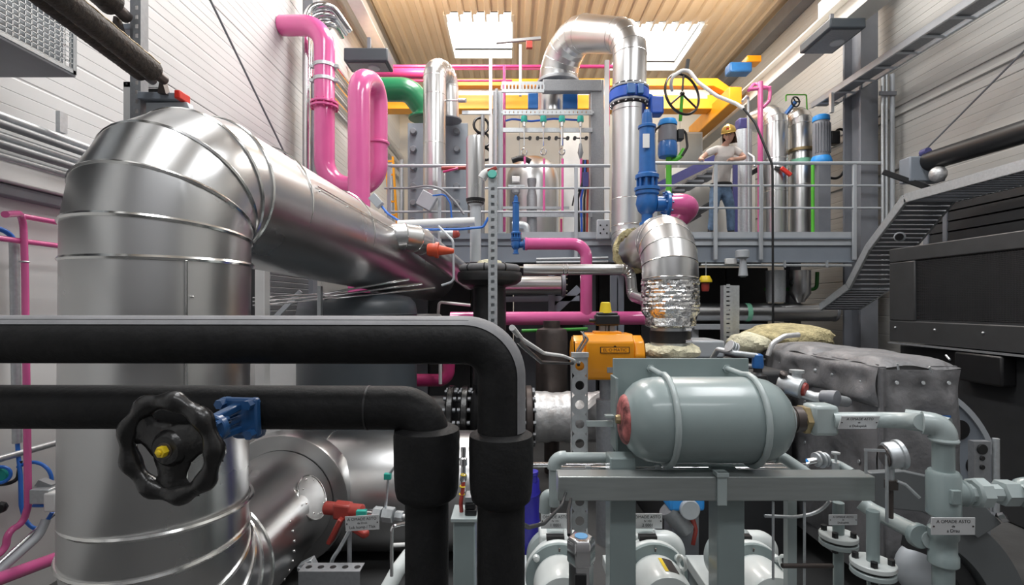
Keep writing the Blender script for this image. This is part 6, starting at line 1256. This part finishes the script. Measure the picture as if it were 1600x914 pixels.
for k in range(11):
    z = .06-.019*k
    for j in range(NU+1):
        an = R(-5)+R(190)*j/NU; wv = 1+.06*math.sin(j*2.3+k*.5); sp_ = 1+.02*k
        b.v.append(H(math.cos(an)*.090*wv*sp_, math.sin(an)*.108*wv, z))
b.f = [(k*(NU+1)+j, k*(NU+1)+j+1, (k+1)*(NU+1)+j+1, (k+1)*(NU+1)+j) for k in range(10) for j in range(NU)]
h_ = b.build('hair', HAIR, t); sm = h_.modifiers.new('s', 'SOLIDIFY'); sm.thickness = .016
b = B().ball((0, 0, 0), 1, 28, 16); b.v = [V((v.x*.112, v.y*.134, max(v.z, -.08)*.118)) for v in b.v]
b.v = [H(v.x, v.y, v.z+.050) for v in b.v]; hm = b.build('helmet', HELM, t)
b = B(); vs = []
for j in range(17):
    an = R(205)+R(130)*j/16
    for r_, dz in ((1.0, 0), (1.24, -.010)): vs.append(H(math.cos(an)*.110*(1 if r_ == 1 else 1.06), math.sin(an)*.130*r_, .045+dz))
b.add(vs, [(2*j, 2*j+1, 2*j+3, 2*j+2) for j in range(16)]); br = b.build('helmet_brim', HELM, t); sm = br.modifiers.new('s', 'SOLIDIFY'); sm.thickness = .006
B().bar(H(0, -.02, .168), H(0, -.10, .135), .04, .012).build('helmet_ridge', HELM, t)
B().obox(H(0, -.122, .10), tilt@V((.02, 0, 0)), tilt@V((0, .004, 0)), tilt@V((0, 0, .014))).build('helmet_badge', REDB, t)
# clothes
tn = [(hip+V((0, 0, -.06)), (.165, .125)), (hip+V((0, 0, .0)), (.160, .12)), ((hip+sh)/2+V((0, .02, -.04)), (.150, .115)), (sh+V((0, .02, -.185)), (.158, .125)), (sh+V((0, .01, -.06)), (.088, .08)), (sl+V((.014, 0, -.022)), .062), (sl*.35+el*.65, .062), (sr+V((-.014, 0, -.022)), .062), (sr*.4+er*.6, .062)]
skin('t_shirt', SHIRT, tn, [(0, 1), (1, 2), (2, 3), (3, 4), (4, 5), (5, 6), (4, 7), (7, 8)], t)
jn = [(hip+V((0, 0, .04)), (.150, .115)), (hip+V((0, 0, -.08)), (.155, .12)), (hip+V((-.09, 0, -.17)), .105), (kl, .078), ((kl+fl)/2, .068), (fl+V((0, 0, -.02)), .066), (hip+V((.09, 0, -.17)), .105), (kr, .078), ((kr+fr_)/2, .068), (fr_+V((0, 0, -.02)), .066)]
skin('jeans', JEANS, jn, [(0, 1), (1, 2), (2, 3), (3, 4), (4, 5), (1, 6), (6, 7), (7, 8), (8, 9)], t)
B().lathe(hip+V((0, 0, -.06)), (0, .0, 1), [(.170, 0), (.174, .01), (.172, .04)], 28).build('belt', DARK2, t)
for f in (fl, fr_):
    b = B().ball((0, 0, 0), 1, 18, 12); b.v = [V((f.x, f.y-.06, PZ))+V((v.x*.048, v.y*.135, max(v.z, -.25)*.06+.015)) for v in b.v]; b.lathe((f.x, f.y, PZ+.02), (0, 0, 1), [(.052, 0), (.055, .10)], 16); b.build('boot', LEATH, t)
# ---------------------------------------------------------------- pieces of parts become sub-parts
RULES = {'spoke': 'wheel_rim', 'hub': 'wheel_rim', 'hub_nut': 'wheel_rim', 'washer': 'wheel_rim', 'wheel_spokes': 'wheel_rim', 'screw': 'plate', 'lettering': 'plate', 'iris': 'eye',
         'logo_outline': 'body', 'logo_field': 'body', 'logo_peak': 'body', 'type_plate': 'body', 'top_pad': 'body', 'nameplate': 'motor_barrel', 'yellow_stripe': 'motor_barrel', 'lifting_eye': 'motor_barrel', 'terminal_box': 'motor_barrel', 'cooling_fin': 'motor_barrel',
         'grease_nipple': 'bell_housing', 'bolt': 'flange', 'box_lid': 'switch_box', 'position_knob': 'switch_box', 'cable_gland': 'switch_box', 'helmet_brim': 'helmet', 'helmet_ridge': 'helmet', 'helmet_badge': 'helmet',
         'lacing_washer': 'side_quilt', 'lacing_button': 'side_flap', 'display': 'head', 'dark_window': 'lower_body', 'bezel': 'case', 'back_disc': 'case', 'bonnet_bolt': 'bonnet_flange', 'lid_cap': 'body', 'rail_lip': 'side_rail', 'cover_rim': 'inspection_cover', 'elbow_rim': 'elbow', 'end_plug': 'red_end_cap', 'strap_nut': 'strap_rod', 'green_band': 'cladding', 'lap_joint': 'foam_lap', 'pane': None}
def wc(o): return sum((V(c) for c in o.bound_box), V((0, 0, 0)))/8+o.location
base = lambda o: o.name.split('.')[0]
for root in [o for o in C.objects if not o.parent and o.get('kind') != 'structure']:
    ch = [o for o in C.objects if o.parent == root]
    for o in ch:
        tgt = RULES.get(base(o))
        if base(o) == 'lettering' and not any(base(c) == 'plate' for c in ch): tgt = 'body'
        c = [k for k in ch if base(k) == tgt]
        if c: o.parent = min(c, key=lambda k: (wc(k)-wc(o)).length)
finish()
